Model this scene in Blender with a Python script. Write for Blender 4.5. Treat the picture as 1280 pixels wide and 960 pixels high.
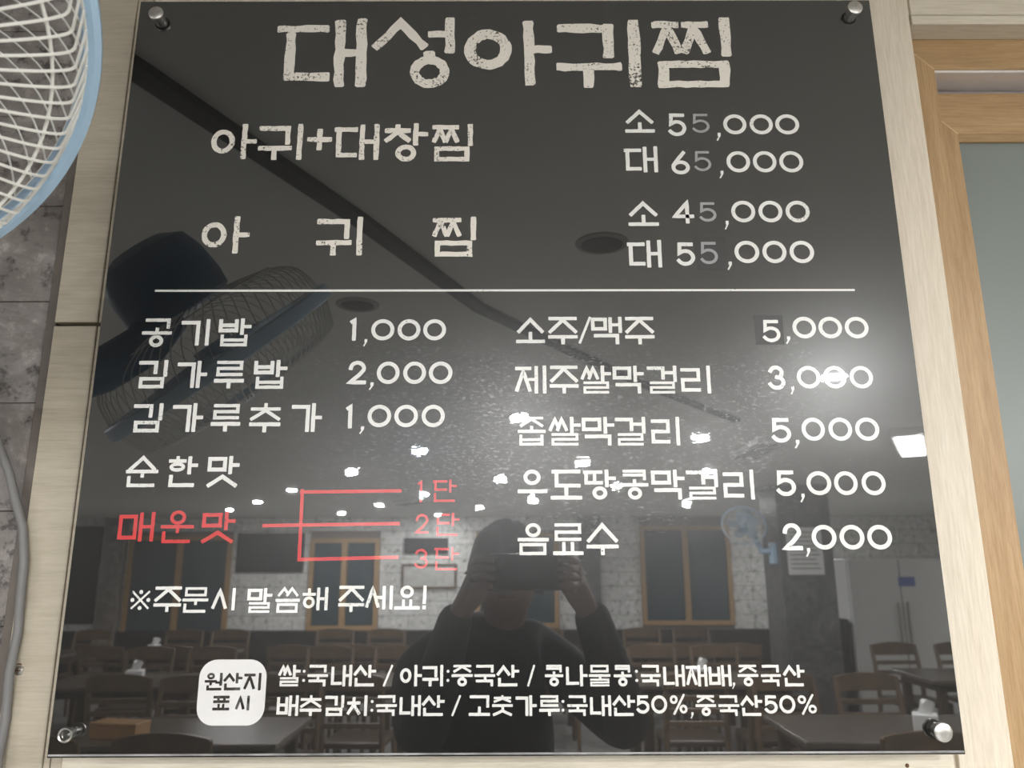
import bpy, bmesh, math, random
from mathutils import Vector, Matrix

for _o in list(bpy.data.objects):
    bpy.data.objects.remove(_o)
COL = bpy.context.scene.collection
random.seed(7)
PI = math.pi

# ---------------------------------------------------------------- camera
EYE = 1.60                      # camera height; menu board's front face is the plane Y = 0
DIST = 0.817                    # camera distance from the board
CEIL = EYE + 0.75
BACK = -11.7                    # far end of the dining room
cam = bpy.data.cameras.new('camera')
cam.sensor_fit = 'HORIZONTAL'
cam.sensor_width = 36.0
cam.lens = 36.0 * 962.0 / 1280.0
cam.clip_start = 0.01
cam.dof.use_dof = True
cam.dof.focus_distance = 0.86
cam.dof.aperture_fstop = 8.5
cam_o = bpy.data.objects.new('camera', cam)
COL.objects.link(cam_o)
_rt = Vector((0.99999, -0.00139, -0.00339))
_fw = Vector((0.00212, 0.97349, 0.22873)).normalized()
_rt = (_rt - _fw * _rt.dot(_fw)).normalized()
_up = _rt.cross(_fw)
_m = Matrix((( _rt.x, _up.x, -_fw.x), (_rt.y, _up.y, -_fw.y), (_rt.z, _up.z, -_fw.z))).to_4x4()
_m.translation = (0.0, -DIST, EYE)
cam_o.matrix_world = _m
sc = bpy.context.scene
sc.camera = cam_o
sc.view_settings.view_transform = 'Standard'
sc.view_settings.look = 'None'
sc.view_settings.gamma = 1.0
sc.view_settings.use_curve_mapping = False
sc.view_settings.exposure = EXPOSURE = 0.0
LAMP = 3050.0                   # radiance of the ceiling downlights

world = bpy.data.worlds.new('world')
sc.world = world
world.use_nodes = True
world.node_tree.nodes['Background'].inputs[0].default_value = (0.9, 0.95, 1.0, 1)
world.node_tree.nodes['Background'].inputs[1].default_value = 0.3

# ---------------------------------------------------------------- helpers
def obj(name, me, mat=None, parent=None, loc=(0, 0, 0)):
    o = bpy.data.objects.new(name, me)
    COL.objects.link(o)
    if mat is not None and len(me.materials) == 0:
        me.materials.append(mat)
    o.location = loc
    if parent is not None:
        o.parent = parent
    return o

def thing(name, loc, label, cat, group=None, rotz=0.0):
    o = bpy.data.objects.new(name, None)
    COL.objects.link(o)
    o.empty_display_size = 0.05
    o.location = loc
    o.rotation_euler = (0, 0, rotz)
    return tag(o, label, cat, group)

def tag(o, label, cat=None, group=None, kind=None):
    o['label'] = label
    if cat: o['category'] = cat
    if group: o['group'] = group
    if kind: o['kind'] = kind
    return o

def struct(o, label, cat):
    o['kind'] = 'structure'
    o['label'] = label
    o['category'] = cat
    return o

class MB:
    """collects shapes into one mesh"""
    def __init__(self):
        self.v = []; self.f = []; self.s = []
    def add(self, vs, fs, smooth=False):
        n = len(self.v)
        self.v += [tuple(p) for p in vs]
        for q in fs:
            self.f.append(tuple(i + n for i in q)); self.s.append(smooth)
        return self
    def box(self, x0, x1, y0, y1, z0, z1):
        return self.add([(x0,y0,z0),(x1,y0,z0),(x1,y1,z0),(x0,y1,z0),(x0,y0,z1),(x1,y0,z1),(x1,y1,z1),(x0,y1,z1)],
                        [(0,3,2,1),(4,5,6,7),(0,1,5,4),(1,2,6,5),(2,3,7,6),(3,0,4,7)])
    def bevel_box(self, x0, x1, y0, y1, z0, z1, r):
        bm = bmesh.new()
        bmesh.ops.create_cube(bm, size=1.0)
        for v in bm.verts:
            v.co = ((x0+x1)/2 + v.co.x*(x1-x0), (y0+y1)/2 + v.co.y*(y1-y0), (z0+z1)/2 + v.co.z*(z1-z0))
        bmesh.ops.bevel(bm, geom=list(bm.edges), offset=r, segments=2, profile=0.5, affect='EDGES')
        bm.verts.index_update()
        self.add([v.co[:] for v in bm.verts], [[v.index for v in f.verts] for f in bm.faces])
        bm.free()
        return self
    def tube(self, pts, r, n=8, closed=False, caps=True):
        P = [Vector(p) for p in pts]
        m = len(P)
        R = r if isinstance(r, (list, tuple)) else [r] * m
        vs = []; fs = []
        prev = None
        for i in range(m):
            if closed: t = P[(i+1) % m] - P[i-1]
            elif i == 0: t = P[1] - P[0]
            elif i == m-1: t = P[-1] - P[-2]
            else: t = (P[i+1]-P[i]).normalized() + (P[i]-P[i-1]).normalized()
            t.normalize()
            if prev is None:
                a = t.orthogonal().normalized()
            else:
                a = (prev - t * prev.dot(t))
                a = a.normalized() if a.length > 1e-6 else t.orthogonal().normalized()
            prev = a
            b = t.cross(a)
            for k in range(n):
                w = 2*PI*k/n
                vs.append(P[i] + (a*math.cos(w) + b*math.sin(w)) * R[i])
        for i in range(m if closed else m-1):
            j = (i+1) % m
            for k in range(n):
                fs.append((i*n+k, i*n+(k+1) % n, j*n+(k+1) % n, j*n+k))
        self.add(vs, fs, True)
        if caps and not closed:
            self.add(vs[:n], [tuple(range(n))[::-1]])
            self.add(vs[-n:], [tuple(range(n))])
        return self
    def lathe(self, prof, n=32, origin=(0,0,0), axis=(0,0,1), closed_prof=False):
        ax = Vector(axis).normalized(); a = ax.orthogonal().normalized(); b = ax.cross(a); o = Vector(origin)
        vs = []; fs = []
        m = len(prof)
        for r, h in prof:
            for k in range(n):
                w = 2*PI*k/n
                vs.append(o + ax*h + (a*math.cos(w)+b*math.sin(w))*r)
        for i in range(m if closed_prof else m-1):
            j = (i+1) % m
            for k in range(n):
                fs.append((i*n+k, i*n+(k+1) % n, j*n+(k+1) % n, j*n+k))
        return self.add(vs, fs, True)
    def mesh(self, name='mesh', auto=None):
        me = bpy.data.meshes.new(name)
        me.from_pydata(self.v, [], self.f)
        me.polygons.foreach_set('use_smooth', self.s)
        me.update()
        bm = bmesh.new(); bm.from_mesh(me)
        bmesh.ops.recalc_face_normals(bm, faces=bm.faces)
        if auto:
            for e in bm.edges:
                if len(e.link_faces) == 2 and e.calc_face_angle(0) > auto: e.smooth = False
        bm.to_mesh(me); bm.free()
        return me
    def build(self, name, mat, parent=None, loc=(0,0,0), auto=0.7):
        return obj(name, self.mesh(name, auto), mat, parent, loc)

def copy_tree(o, parent=None):
    c = o.copy(); COL.objects.link(c)
    if parent is not None: c.parent = parent
    for ch in list(o.children): copy_tree(ch, c)
    return c

# ---------------------------------------------------------------- materials
class N:
    def __init__(self, name):
        self.m = bpy.data.materials.new(name); self.m.use_nodes = True
        self.t = self.m.node_tree; self.b = self.t.nodes['Principled BSDF']
    def n(self, kind, **kw):
        x = self.t.nodes.new(kind)
        for k, v in kw.items():
            if k in x.inputs: x.inputs[k].default_value = v
            else: setattr(x, k, v)
        return x
    def l(self, a, b): self.t.links.new(a, b)
    def coord(self, scale, which='Object'):
        tc = self.n('ShaderNodeTexCoord'); mp = self.n('ShaderNodeMapping')
        mp.inputs['Scale'].default_value = scale
        self.l(tc.outputs[which], mp.inputs[0]); return mp.outputs[0]
    def pos(self, scale):
        g = self.n('ShaderNodeNewGeometry'); mp = self.n('ShaderNodeMapping')
        mp.inputs['Scale'].default_value = scale
        self.l(g.outputs['Position'], mp.inputs[0]); return mp.outputs[0]
    def noise(self, vec, scale, detail=3.0, rough=0.6):
        x = self.n('ShaderNodeTexNoise', Scale=scale, Detail=detail, Roughness=rough)
        self.l(vec, x.inputs['Vector']); return x.outputs['Fac']
    def ramp(self, fac, stops):
        x = self.n('ShaderNodeValToRGB'); e = x.color_ramp.elements
        while len(e) < len(stops): e.new(0.5)
        for q, (p, c) in zip(e, stops):
            q.position = p; q.color = tuple(c) + (1,) if len(c) == 3 else c
        self.l(fac, x.inputs[0]); return x.outputs[0]
    def mix(self, fac, a, b, mode='MIX'):
        x = self.n('ShaderNodeMix', data_type='RGBA', blend_type=mode)
        for s, v in ((0, fac), (6, a), (7, b)):
            if hasattr(v, 'links'): self.l(v, x.inputs[s])
            else: x.inputs[s].default_value = v if s == 0 else tuple(v) + (1,)
        return x.outputs[2]
    def bump(self, h, strength, dist, target='Normal'):
        x = self.n('ShaderNodeBump', Strength=strength, Distance=dist)
        self.l(h, x.inputs['Height']); self.l(x.outputs[0], self.b.inputs[target]); return x
    def set(self, **kw):
        names = {'col': 'Base Color', 'rough': 'Roughness', 'metal': 'Metallic', 'ior': 'IOR', 'spec': 'Specular IOR Level',
                 'coat': 'Coat Weight', 'coatr': 'Coat Roughness', 'coati': 'Coat IOR', 'trans': 'Transmission Weight'}
        for k, v in kw.items():
            s = self.b.inputs[names[k]]
            if hasattr(v, 'links'): self.l(v, s)
            else: s.default_value = tuple(v) + (1,) if k == 'col' else v
        return self

def plain(name, col, rough=0.5, metal=0.0, vary=0.12, scale=30.0):
    x = N(name)
    f = x.noise(x.coord((1,1,1)), scale)
    lo = tuple(c*(1-vary) for c in col); hi = tuple(min(1, c*(1+vary)) for c in col)
    x.set(col=x.ramp(f, [(0.3, lo), (0.7, hi)]), rough=rough, metal=metal)
    return x.m

def whitewash(name, stretch, lo, hi, fine):
    x = N(name)
    v = x.pos(stretch)
    a = x.noise(v, 6.0, 5.0, 0.65)
    base = x.ramp(a, [(0.25, lo), (0.75, hi)])
    b = x.noise(x.pos(fine), 14.0, 4.0, 0.7)
    c = x.ramp(b, [(0.34, (0.86, 0.85, 0.82)), (0.6, (1, 1, 1))])
    x.set(col=x.mix(1.0, base, c, 'MULTIPLY'), rough=0.55)
    x.bump(b, 0.15, 0.002)
    return x.m

M = {}
M['wash_v'] = whitewash('whitewashed_wood_upright', (9, 9, 0.7), (0.65, 0.565, 0.45), (0.72, 0.65, 0.54), (26, 26, 1.5))
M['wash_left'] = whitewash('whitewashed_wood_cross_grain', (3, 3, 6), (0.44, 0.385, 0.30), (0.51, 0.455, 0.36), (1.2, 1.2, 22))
M['wash_h'] = whitewash('whitewashed_wood_lying', (0.7, 9, 9), (0.63, 0.57, 0.46), (0.71, 0.65, 0.54), (1.5, 26, 26))
def oak(name, stretch, fine):
    x = N(name)
    a = x.noise(x.pos(stretch), 7.0, 4.0, 0.6)
    base = x.ramp(a, [(0.25, (0.36, 0.225, 0.105)), (0.55, (0.44, 0.29, 0.145)), (0.8, (0.50, 0.335, 0.175))])
    b = x.noise(x.pos(fine), 16.0, 5.0, 0.75)
    x.set(col=x.mix(1.0, base, x.ramp(b, [(0.40, (0.84, 0.78, 0.72)), (0.55, (1, 1, 1))]), 'MULTIPLY'), rough=0.42)
    x.bump(b, 0.1, 0.002)
    return x.m
M['oak_v'] = oak('oak_upright', (8, 8, 0.8), (40, 40, 1.6))
M['oak_h'] = oak('oak_lying', (0.8, 8, 8), (1.6, 40, 40))
M['oak_pale'] = plain('oak_raw_edge', (0.68, 0.47, 0.27), 0.5)

def marble(name, cols, scale, rough):
    x = N(name)
    v = x.pos((1, 1, 1))
    w = x.n('ShaderNodeTexNoise', Scale=4.0*scale, Detail=6.0, Roughness=0.72, Distortion=1.2); x.l(v, w.inputs['Vector'])
    base = x.ramp(w.outputs['Fac'], [(0.3, cols[0]), (0.5, cols[1]), (0.68, cols[2])])
    vo = x.n('ShaderNodeTexVoronoi', Scale=30.0*scale, feature='DISTANCE_TO_EDGE'); x.l(v, vo.inputs['Vector'])
    nz = x.noise(v, 26.0*scale, 4.0, 0.7)
    vein = x.ramp(nz, [(0.34, (0.30, 0.28, 0.28)), (0.45, (0.95, 0.95, 0.95)), (0.58, (1, 1, 1)), (0.70, (1.55, 1.52, 1.5))])
    x.set(col=x.mix(1.0, base, vein, 'MULTIPLY'), rough=rough)
    return x.m
M['marble'] = marble('grey_brown_marble', [(0.13, 0.112, 0.10), (0.235, 0.21, 0.195), (0.40, 0.37, 0.35)], 1.6, 0.35)
M['marble_dark'] = marble('dark_grey_marble', [(0.06, 0.06, 0.06), (0.11, 0.11, 0.115), (0.19, 0.19, 0.19)], 0.8, 0.35)
M['grout'] = plain('grout', (0.22, 0.20, 0.19), 0.8)
M['strip'] = plain('brown_edge_strip', (0.12, 0.10, 0.085), 0.4)
M['steel'] = plain('brushed_steel', (0.62, 0.60, 0.57), 0.3, 1.0, 0.08, 200)
M['alu'] = plain('aluminium_track', (0.74, 0.70, 0.68), 0.42, 0.3, 0.03)
M['alu_dark'] = plain('aluminium_track_recess', (0.36, 0.33, 0.33), 0.5, 0.2, 0.03)
M['rust'] = plain('rust', (0.10, 0.05, 0.025), 0.9)
M['rubber'] = plain('grey_cable_sheath', (0.17, 0.165, 0.16), 0.5, 0, 0.05)
M['ceiling'] = plain('ceiling_paint', (0.78, 0.78, 0.76), 0.8, 0, 0.03, 3)
M['floor'] = plain('grey_floor_tile', (0.19, 0.185, 0.175), 0.35, 0, 0.15, 3)
M['side_wall'] = plain('pale_wall_paint', (0.62, 0.61, 0.57), 0.7, 0, 0.04, 3)
M['white_tile'] = marble('white_stone_tile', [(0.60, 0.60, 0.58), (0.74, 0.74, 0.72), (0.80, 0.80, 0.78)], 0.5, 0.4)
M['black_stone'] = marble('black_skirting_stone', [(0.012, 0.012, 0.012), (0.022, 0.021, 0.02), (0.05, 0.05, 0.048)], 1.0, 0.35)

# frosted grey green window glass
g = N('frosted_grey_green_glass')
g.set(col=(0.17, 0.20, 0.185), rough=0.24, ior=2.0)
M['frost'] = g.m
g = N('dark_tinted_glass')
g.set(col=(0.045, 0.07, 0.085), rough=0.12, ior=1.5)
M['tinted'] = g.m

def emit(name, col, s):
    x = N(name); x.set(col=(0.9, 0.9, 0.9), rough=0.4)
    x.b.inputs['Emission Color'].default_value = tuple(col) + (1,)
    x.b.inputs['Emission Strength'].default_value = s
    return x.m
M['lamp'] = emit('downlight_diffuser', (0.99, 0.99, 0.985), LAMP)
M['lamp_blue'] = emit('downlight_diffuser_cool', (0.72, 0.86, 1.0), LAMP * 0.5)
M['lamp_panel'] = emit('panel_diffuser', (1.0, 0.98, 0.95), 60.0)

# glossy black acrylic and the print on it: a clear gloss coat over black, handled and wiped, so the gloss is
# slightly hazy and covered with dried wipe marks
def acrylic(name, col, wear=None, rough=0.27):
    x = N(name)
    p = x.pos((1, 1, 1))
    if wear:
        sm = x.noise(p, wear[0], 3.0, 0.7); lg = x.noise(p, 22.0, 2.0, 0.5)
        k1 = x.n('ShaderNodeMath', operation='MULTIPLY_ADD'); x.l(lg, k1.inputs[0]); k1.inputs[1].default_value = 0.45; x.l(sm, k1.inputs[2])
        fleck = x.ramp(k1.outputs[0], [(wear[1], (1, 1, 1)), (wear[1] + 0.025, (0.02, 0.02, 0.02))])
        x.set(col=x.mix(1.0, col, fleck, 'MULTIPLY'))
    else:
        x.set(col=col)
    x.set(rough=rough, ior=1.5, coat=1.0, coatr=0.012, coati=2.0)
    x.b.inputs['Specular IOR Level'].default_value = HAZE
    # wipe marks: short slanted ripples, strongest in a patch right of the board's middle
    rot = x.n('ShaderNodeMapping'); rot.inputs['Rotation'].default_value = (0, 0.35, 0); rot.inputs['Scale'].default_value = (1, 1, 2.6)
    x.l(p, rot.inputs[0])
    rip = x.n('ShaderNodeTexNoise', Scale=185.0, Detail=2.0, Roughness=0.5, Distortion=0.8); x.l(rot.outputs[0], rip.inputs['Vector'])
    drop = x.ramp(rip.outputs['Fac'], [(0.56, (0, 0, 0)), (0.76, (1, 1, 1))])
    # patch shape
    d = x.n('ShaderNodeMapping'); d.inputs['Location'].default_value = (-0.07*1.3, 0, -(EYE+0.145)*3.6); d.inputs['Scale'].default_value = (1.3, 0, 3.6)
    x.l(p, d.inputs[0])
    ln = x.n('ShaderNodeVectorMath', operation='LENGTH'); x.l(d.outputs[0], ln.inputs[0])
    wob = x.noise(p, 9.0, 3.0, 0.6)
    add = x.n('ShaderNodeMath', operation='ADD'); x.l(ln.outputs['Value'], add.inputs[0]); x.l(wob, add.inputs[1])
    mask = x.ramp(add.outputs[0], [(0.75, (1, 1, 1)), (1.0, (0, 0, 0))])
    mul = x.n('ShaderNodeMath', operation='MULTIPLY'); x.l(drop, mul.inputs[0]); x.l(mask, mul.inputs[1])
    bp = x.n('ShaderNodeBump', Strength=RIPPLE, Distance=0.001); x.l(mul.outputs[0], bp.inputs['Height'])
    x.l(bp.outputs[0], x.b.inputs['Coat Normal'])
    hz_ = x.n('ShaderNodeMath', operation='MULTIPLY_ADD'); x.l(mul.outputs[0], hz_.inputs[0]); hz_.inputs[1].default_value = HAZE*MARKS; hz_.inputs[2].default_value = HAZE
    x.l(hz_.outputs[0], x.b.inputs['Specular IOR Level'])
    return x.m
HAZE = 0.42
MARKS = 2.2
RIPPLE = 0.0032
M['board'] = acrylic('black_acrylic', (0.006, 0.006, 0.0057))
M['white'] = acrylic('white_print', (0.82, 0.81, 0.78), (480.0, 0.895))
M['worn'] = acrylic('worn_cream_print', (0.84, 0.79, 0.71), (300.0, 0.83))
M['red'] = acrylic('red_print', (0.62, 0.045, 0.05), (480.0, 0.895))
M['redthin'] = M['red']
M['black'] = acrylic('black_print', (0.015, 0.015, 0.015))
M['grey'] = acrylic('grey_print', (0.33, 0.33, 0.34))
M['badge'] = acrylic('white_badge_print', (0.78, 0.77, 0.76))
M['patch'] = plain('dark_matt_sticker', (0.024, 0.023, 0.021), 0.4, 0, 0.05)
M['edge'] = plain('painted_edge_highlight', (0.30, 0.30, 0.30), 0.12, 0.0, 0.5, 18)  # light grey with the bevel's highlight and glints put into the colour

# ================================================================ the room shell
W0, W1 = -7.6, 7.0
def slab(name, x0, x1, y0, y1, z0, z1, mat, label, cat):
    return struct(MB().box(x0, x1, y0, y1, z0, z1).build(name, mat), label, cat)
slab('floor', W0-0.1, W1+0.1, BACK-0.1, 0.22, -0.1, 0.0, M['floor'], 'dark tiled floor of the dining room', 'floor')
slab('ceiling', W0-0.1, W1+0.1, BACK-0.1, 0.22, CEIL, CEIL+0.1, M['ceiling'], 'pale painted ceiling full of downlights', 'ceiling')
slab('wall_left', W0-0.1, W0, BACK, 0.05, 0, CEIL, M['side_wall'], 'pale side wall of the dining room', 'wall')
slab('wall_right', W1, W1+0.1, BACK, 0.05, 0, CEIL, M['side_wall'], 'pale side wall beyond the white cabinet', 'wall')

# ---- menu wall: core behind everything, with the window opening on the right
WX0, WX1, WZ0, WZ1 = 0.509, 1.70, EYE-0.75, EYE+0.668
core = MB()
core.box(W0, WX0-0.004, 0.045, 0.20, 0, CEIL)
core.box(WX1, W1, 0.045, 0.20, 0, CEIL)
core.box(WX0-0.004, WX1, 0.045, 0.20, 0, WZ0)
core.box(WX0-0.004, WX1, 0.045, 0.20, WZ1, CEIL)
wall = struct(core.build('wall_front', M['grout']), 'wall carrying the menu board, part marble part whitewashed wood', 'wall')

# marble slabs left of the timber: each its own piece with open joints
TH = 0.1215
z = EYE + 0.302 - TH*16
while z < 0: z += TH
tile_cache = {}
r = 0
zz = [0.0] + [z + TH*i for i in range(30) if z + TH*i < CEIL-0.01] + [CEIL]
for i in range(len(zz)-1):
    x1 = -0.5375
    off = [0.31, 0.62, 0.47][i % 3]
    L = off
    while x1 > -2.4:
        h = round(zz[i+1]-zz[i]-0.0007, 4); w = round(L-0.0007, 4)
        if (w, h) not in tile_cache:
            tile_cache[(w, h)] = MB().bevel_box(-w, 0, 0, 0.006, 0, h, 0.0008).mesh('tile')
            tile_cache[(w, h)].materials.append(M['marble'])
        o = obj('marble_tile', tile_cache[(w, h)], None, wall, (x1, 0.0402 + random.uniform(-0.0004, 0.0004), zz[i]+0.0008))
        x1 -= L; L = 0.62
# pale panelling on the rest of the menu wall, left and right, for the room
MB().box(W0, x1, 0.041, 0.0455, 0, CEIL).build('wall_panel', M['side_wall'], wall)
MB().box(WX1+0.1, W1, 0.03, 0.0455, 0, CEIL).build('wall_panel', M['side_wall'], wall)

# ---- whitewashed timber round the menu board
def trim(name, label):
    o = bpy.data.objects.new(name, None); COL.objects.link(o); o.location = (0, 0, 0)
    return struct(o, label, 'trim')
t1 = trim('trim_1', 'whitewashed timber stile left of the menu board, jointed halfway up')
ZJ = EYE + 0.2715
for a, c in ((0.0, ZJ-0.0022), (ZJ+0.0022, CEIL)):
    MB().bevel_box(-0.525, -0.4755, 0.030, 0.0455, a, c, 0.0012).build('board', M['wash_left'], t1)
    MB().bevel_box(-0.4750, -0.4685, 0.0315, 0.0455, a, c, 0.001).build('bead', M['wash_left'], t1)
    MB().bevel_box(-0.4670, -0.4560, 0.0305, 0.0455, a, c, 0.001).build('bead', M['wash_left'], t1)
scr = MB().lathe([(0.0001, -0.0026), (0.0035, -0.0026), (0.0048, -0.0012), (0.0048, 0.0)], 16, (-0.5111, 0.030, EYE-0.105), (0, 1, 0)).build('screw', M['steel'], t1)
MB().box(-0.5141, -0.5081, 0.0272, 0.0276, EYE-0.1056, EYE-0.1044).box(-0.5117, -0.5105, 0.0272, 0.0276, EYE-0.108, EYE-0.102).build('slot', M['rust'], scr)
st = MB()
for i in range(26):
    zz_ = EYE - 0.112 - i*0.0016 + random.uniform(-.0006, .0006); xx = -0.5163 + random.uniform(-.0009, .0009); rr = random.uniform(.0006, .0016)*(1-i/40)
    st.box(xx-rr, xx+rr, 0.02985, 0.0302, zz_-rr, zz_+rr)
for i in range(12):
    w = random.uniform(0, 2*PI)
    st.box(-0.513+0.0045*math.cos(w), -0.5115+0.0045*math.cos(w), 0.02985, 0.0302, EYE-0.1025+0.003*math.sin(w), EYE-0.101+0.003*math.sin(w))
st.build('rust_stain', M['rust'], t1)
t2 = trim('trim_2', 'brown metal edge strip between marble and whitewashed timber')
MB().bevel_box(-0.5368, -0.5254, 0.034, 0.0455, 0, CEIL, 0.001).build('strip', M['strip'], t2)
t3 = trim('trim_3', 'whitewashed timber stile between the menu board and the window')
MB().bevel_box(0.4540, 0.5095, 0.030, 0.0455, 0, CEIL, 0.0012).build('board', M['wash_v'], t3)
MB().box(0.4490, 0.4542, 0.036, 0.0455, 0, CEIL).build('groove', M['wash_v'], t3)
t4 = trim('trim_4', 'whitewashed rail and panel behind and below the menu board')
MB().bevel_box(-0.4558, 0.4490, 0.030, 0.0455, EYE-0.42, EYE-0.03, 0.0012).build('rail', M['wash_h'], t4)
MB().bevel_box(-0.4558, 0.4490, 0.034, 0.0455, EYE-0.029, CEIL, 0.0012).build('panel', M['wash_h'], t4)
MB().bevel_box(-0.4558, 0.4490, 0.034, 0.0455, 0.10, EYE-0.422, 0.0012).build('panel', M['wash_h'], t4)
MB().bevel_box(-0.4558, 0.4490, 0.028, 0.0455, 0.0, 0.099, 0.0012).build('kick_board', M['wash_h'], t4)
MB().lathe([(0.0001, -0.0006), (0.0018, -0.0006), (0.0022, 0.0002)], 12, (0.4009, 0.030, EYE-0.1994), (0, 1, 0)).build('nail_hole', M['rust'], t4)
t5 = trim('trim_5', 'whitewashed timber header above the window with a grooved edge')
hz = EYE + 0.6675
MB().bevel_box(0.5125, WX1+0.10, 0.030, 0.0605, hz, hz+0.0125, 0.0012).build('lip', M['wash_h'], t5)
MB().add([(0.5125, 0.030, hz+0.0125), (WX1+0.1, 0.030, hz+0.0125), (WX1+0.1, 0.034, hz+0.017), (0.5125, 0.034, hz+0.017),
          (0.5125, 0.0455, hz+0.0125), (WX1+0.1, 0.0455, hz+0.0125), (WX1+0.1, 0.0455, hz+0.017), (0.5125, 0.0455, hz+0.017)],
         [(0,1,2,3), (4,7,6,5), (0,4,5,1), (3,2,6,7), (0,3,7,4), (1,5,6,2)]).build('cove', M['wash_h'], t5)
MB().bevel_box(0.5145, WX1+0.10, 0.0335, 0.0455, hz+0.017, CEIL, 0.0012).build('board', M['wash_h'], t5)
MB().box(0.5093, 0.5147, 0.037, 0.0455, hz, CEIL).build('groove', M['wash_h'], t5)
t6 = trim('trim_6', 'whitewashed apron and far stile round the window')
MB().bevel_box(0.511, WX1+0.10, 0.030, 0.0605, WZ0-0.10, WZ0, 0.0012).build('apron', M['wash_h'], t6)
MB().bevel_box(0.511, WX1+0.10, 0.034, 0.0455, 0, WZ0-0.102, 0.0012).build('panel', M['wash_h'], t6)
MB().bevel_box(WX1, WX1+0.10, 0.030, 0.0605, WZ0+0.002, hz-0.002, 0.0012).build('stile', M['wash_v'], t6)

# ---- window_1: oak frame, aluminium track, two oak sashes with frosted panes
win = bpy.data.objects.new('window_1', None); COL.objects.link(win)
struct(win, 'oak sliding window with frosted grey-green glass beside the menu board', 'window')
def mitre_frame(x0, x1, z0, z1, w, y0, y1, par, names, gap=0.0006, wb=None):
    """four mitred members, each a prism"""
    wb = wb or w
    q = {'left': [(x0, z0), (x0+w, z0+wb), (x0+w, z1-w), (x0, z1)],
         'right': [(x1, z1), (x1-w, z1-w), (x1-w, z0+wb), (x1, z0)],
         'top': [(x0+gap, z1), (x0+w+gap, z1-w), (x1-w-gap, z1-w), (x1-gap, z1)],
         'bottom': [(x1-gap, z0), (x1-w-gap, z0+wb), (x0+w+gap, z0+wb), (x0+gap, z0)]}
    for k, p in q.items():
        vs = [(a, y0, b) for a, b in p] + [(a, y1, b) for a, b in p]
        bm_ = MB().add(vs, [(0,1,2,3), (7,6,5,4), (0,4,5,1), (1,5,6,2), (2,6,7,3), (3,7,4,0)])
        o = bm_.build(names[0] if k in ('left', 'right') else names[1], M['oak_v'] if k in ('left', 'right') else M['oak_h'], par)
fx0, fx1, fz0, fz1 = 0.5055, WX1+0.004, WZ0, EYE+0.668
mitre_frame(fx0, fx1, fz0, fz1, 0.045, 0.060, 0.140, win, ('frame_jamb', 'frame_head'))
# pale open mitre joints
def seam(a, b_, y, wdt, par):
    d = Vector((b_[0]-a[0], 0, b_[1]-a[1])).normalized(); nrm = Vector((-d.z, 0, d.x))*wdt
    A = Vector((a[0], y, a[1])); B = Vector((b_[0], y, b_[1])); e = Vector((0, 0.002, 0))
    MB().add([A-nrm, B-nrm, B+nrm, A+nrm, A-nrm+e, B-nrm+e, B+nrm+e, A+nrm+e], [(0,1,2,3),(7,6,5,4),(0,4,5,1),(1,5,6,2),(2,6,7,3),(3,7,4,0)]).build('mitre_joint', M['oak_pale'], par)
seam((fx0+0.010, fz1-0.010), (fx0+0.045, fz1-0.045), 0.0597, 0.0005, win)
MB().box(fx0+0.044, fx1-0.044, 0.0615, 0.12, EYE+0.6195, EYE+0.6235).build('track', M['alu'], win)
MB().box(fx0+0.03, fx1-0.03, 0.101, 0.12, EYE+0.602, EYE+0.6205).build('track_recess', M['alu_dark'], win)
# sashes
mid = (fx0+fx1)/2
def sash(x0, x1, y0, par):
    z1_, z0_ = EYE+0.608, fz0+0.04
    s = bpy.data.objects.new('sash', None); COL.objects.link(s); s.parent = par
    mitre_frame(x0, x1, z0_, z1_, 0.060, y0, y0+0.028, s, ('sash_stile', 'sash_rail'))
    seam((x0+0.024, z1_-0.024), (x0+0.060, z1_-0.060), y0-0.0003, 0.0005, s)
    MB().box(x0+0.058, x1-0.058, y0+0.012, y0+0.018, z0_+0.058, z1_-0.058).build('pane', M['frost'], s)
    # slanted glazing bead under the head
    xa, xb, zb = x0+0.060, x1-0.060, z1_-0.060
    MB().add([(xa, y0+0.001, zb), (xb, y0+0.001, zb), (xb, y0+0.0125, zb), (xa, y0+0.0125, zb), (xa, y0+0.008, zb-0.0065), (xb, y0+0.008, zb-0.0065), (xb, y0+0.0125, zb-0.0065), (xa, y0+0.0125, zb-0.0065)],
             [(0,1,5,4), (3,7,6,2), (0,3,2,1), (4,5,6,7), (0,4,7,3), (1,2,6,5)]).build('glazing_bead', M['oak_h'], s)
    return s
sash(fx0+0.0225, mid+0.03, 0.090, win)
sash(mid-0.03, fx1-0.0225, 0.120, win)
MB().box(fx0, fx1, 0.165, 0.20, fz0, fz1).build('outer_screen', M['frost'], win)

# ================================================================ menu board
BX, BZ = -0.00465, EYE + 0.24775           # board centre
BW, BH = 0.8998, 0.8606
root = thing('menu_board', (BX, 0.0, BZ-BH/2), 'glossy black acrylic menu board with white and red lettering on steel standoffs', 'menu board')
def bpart(mb, name, mat, label=None, parent=root, auto=0.7):
    o = mb.build(name, mat, parent, (0, 0, BH/2), auto)
    if label: o['label'] = label
    return o
pn = bpart(MB().bevel_box(-BW/2, BW/2, 0.0, 0.005, -BH/2, BH/2, 0.0006), 'panel', M['board'])
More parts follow.
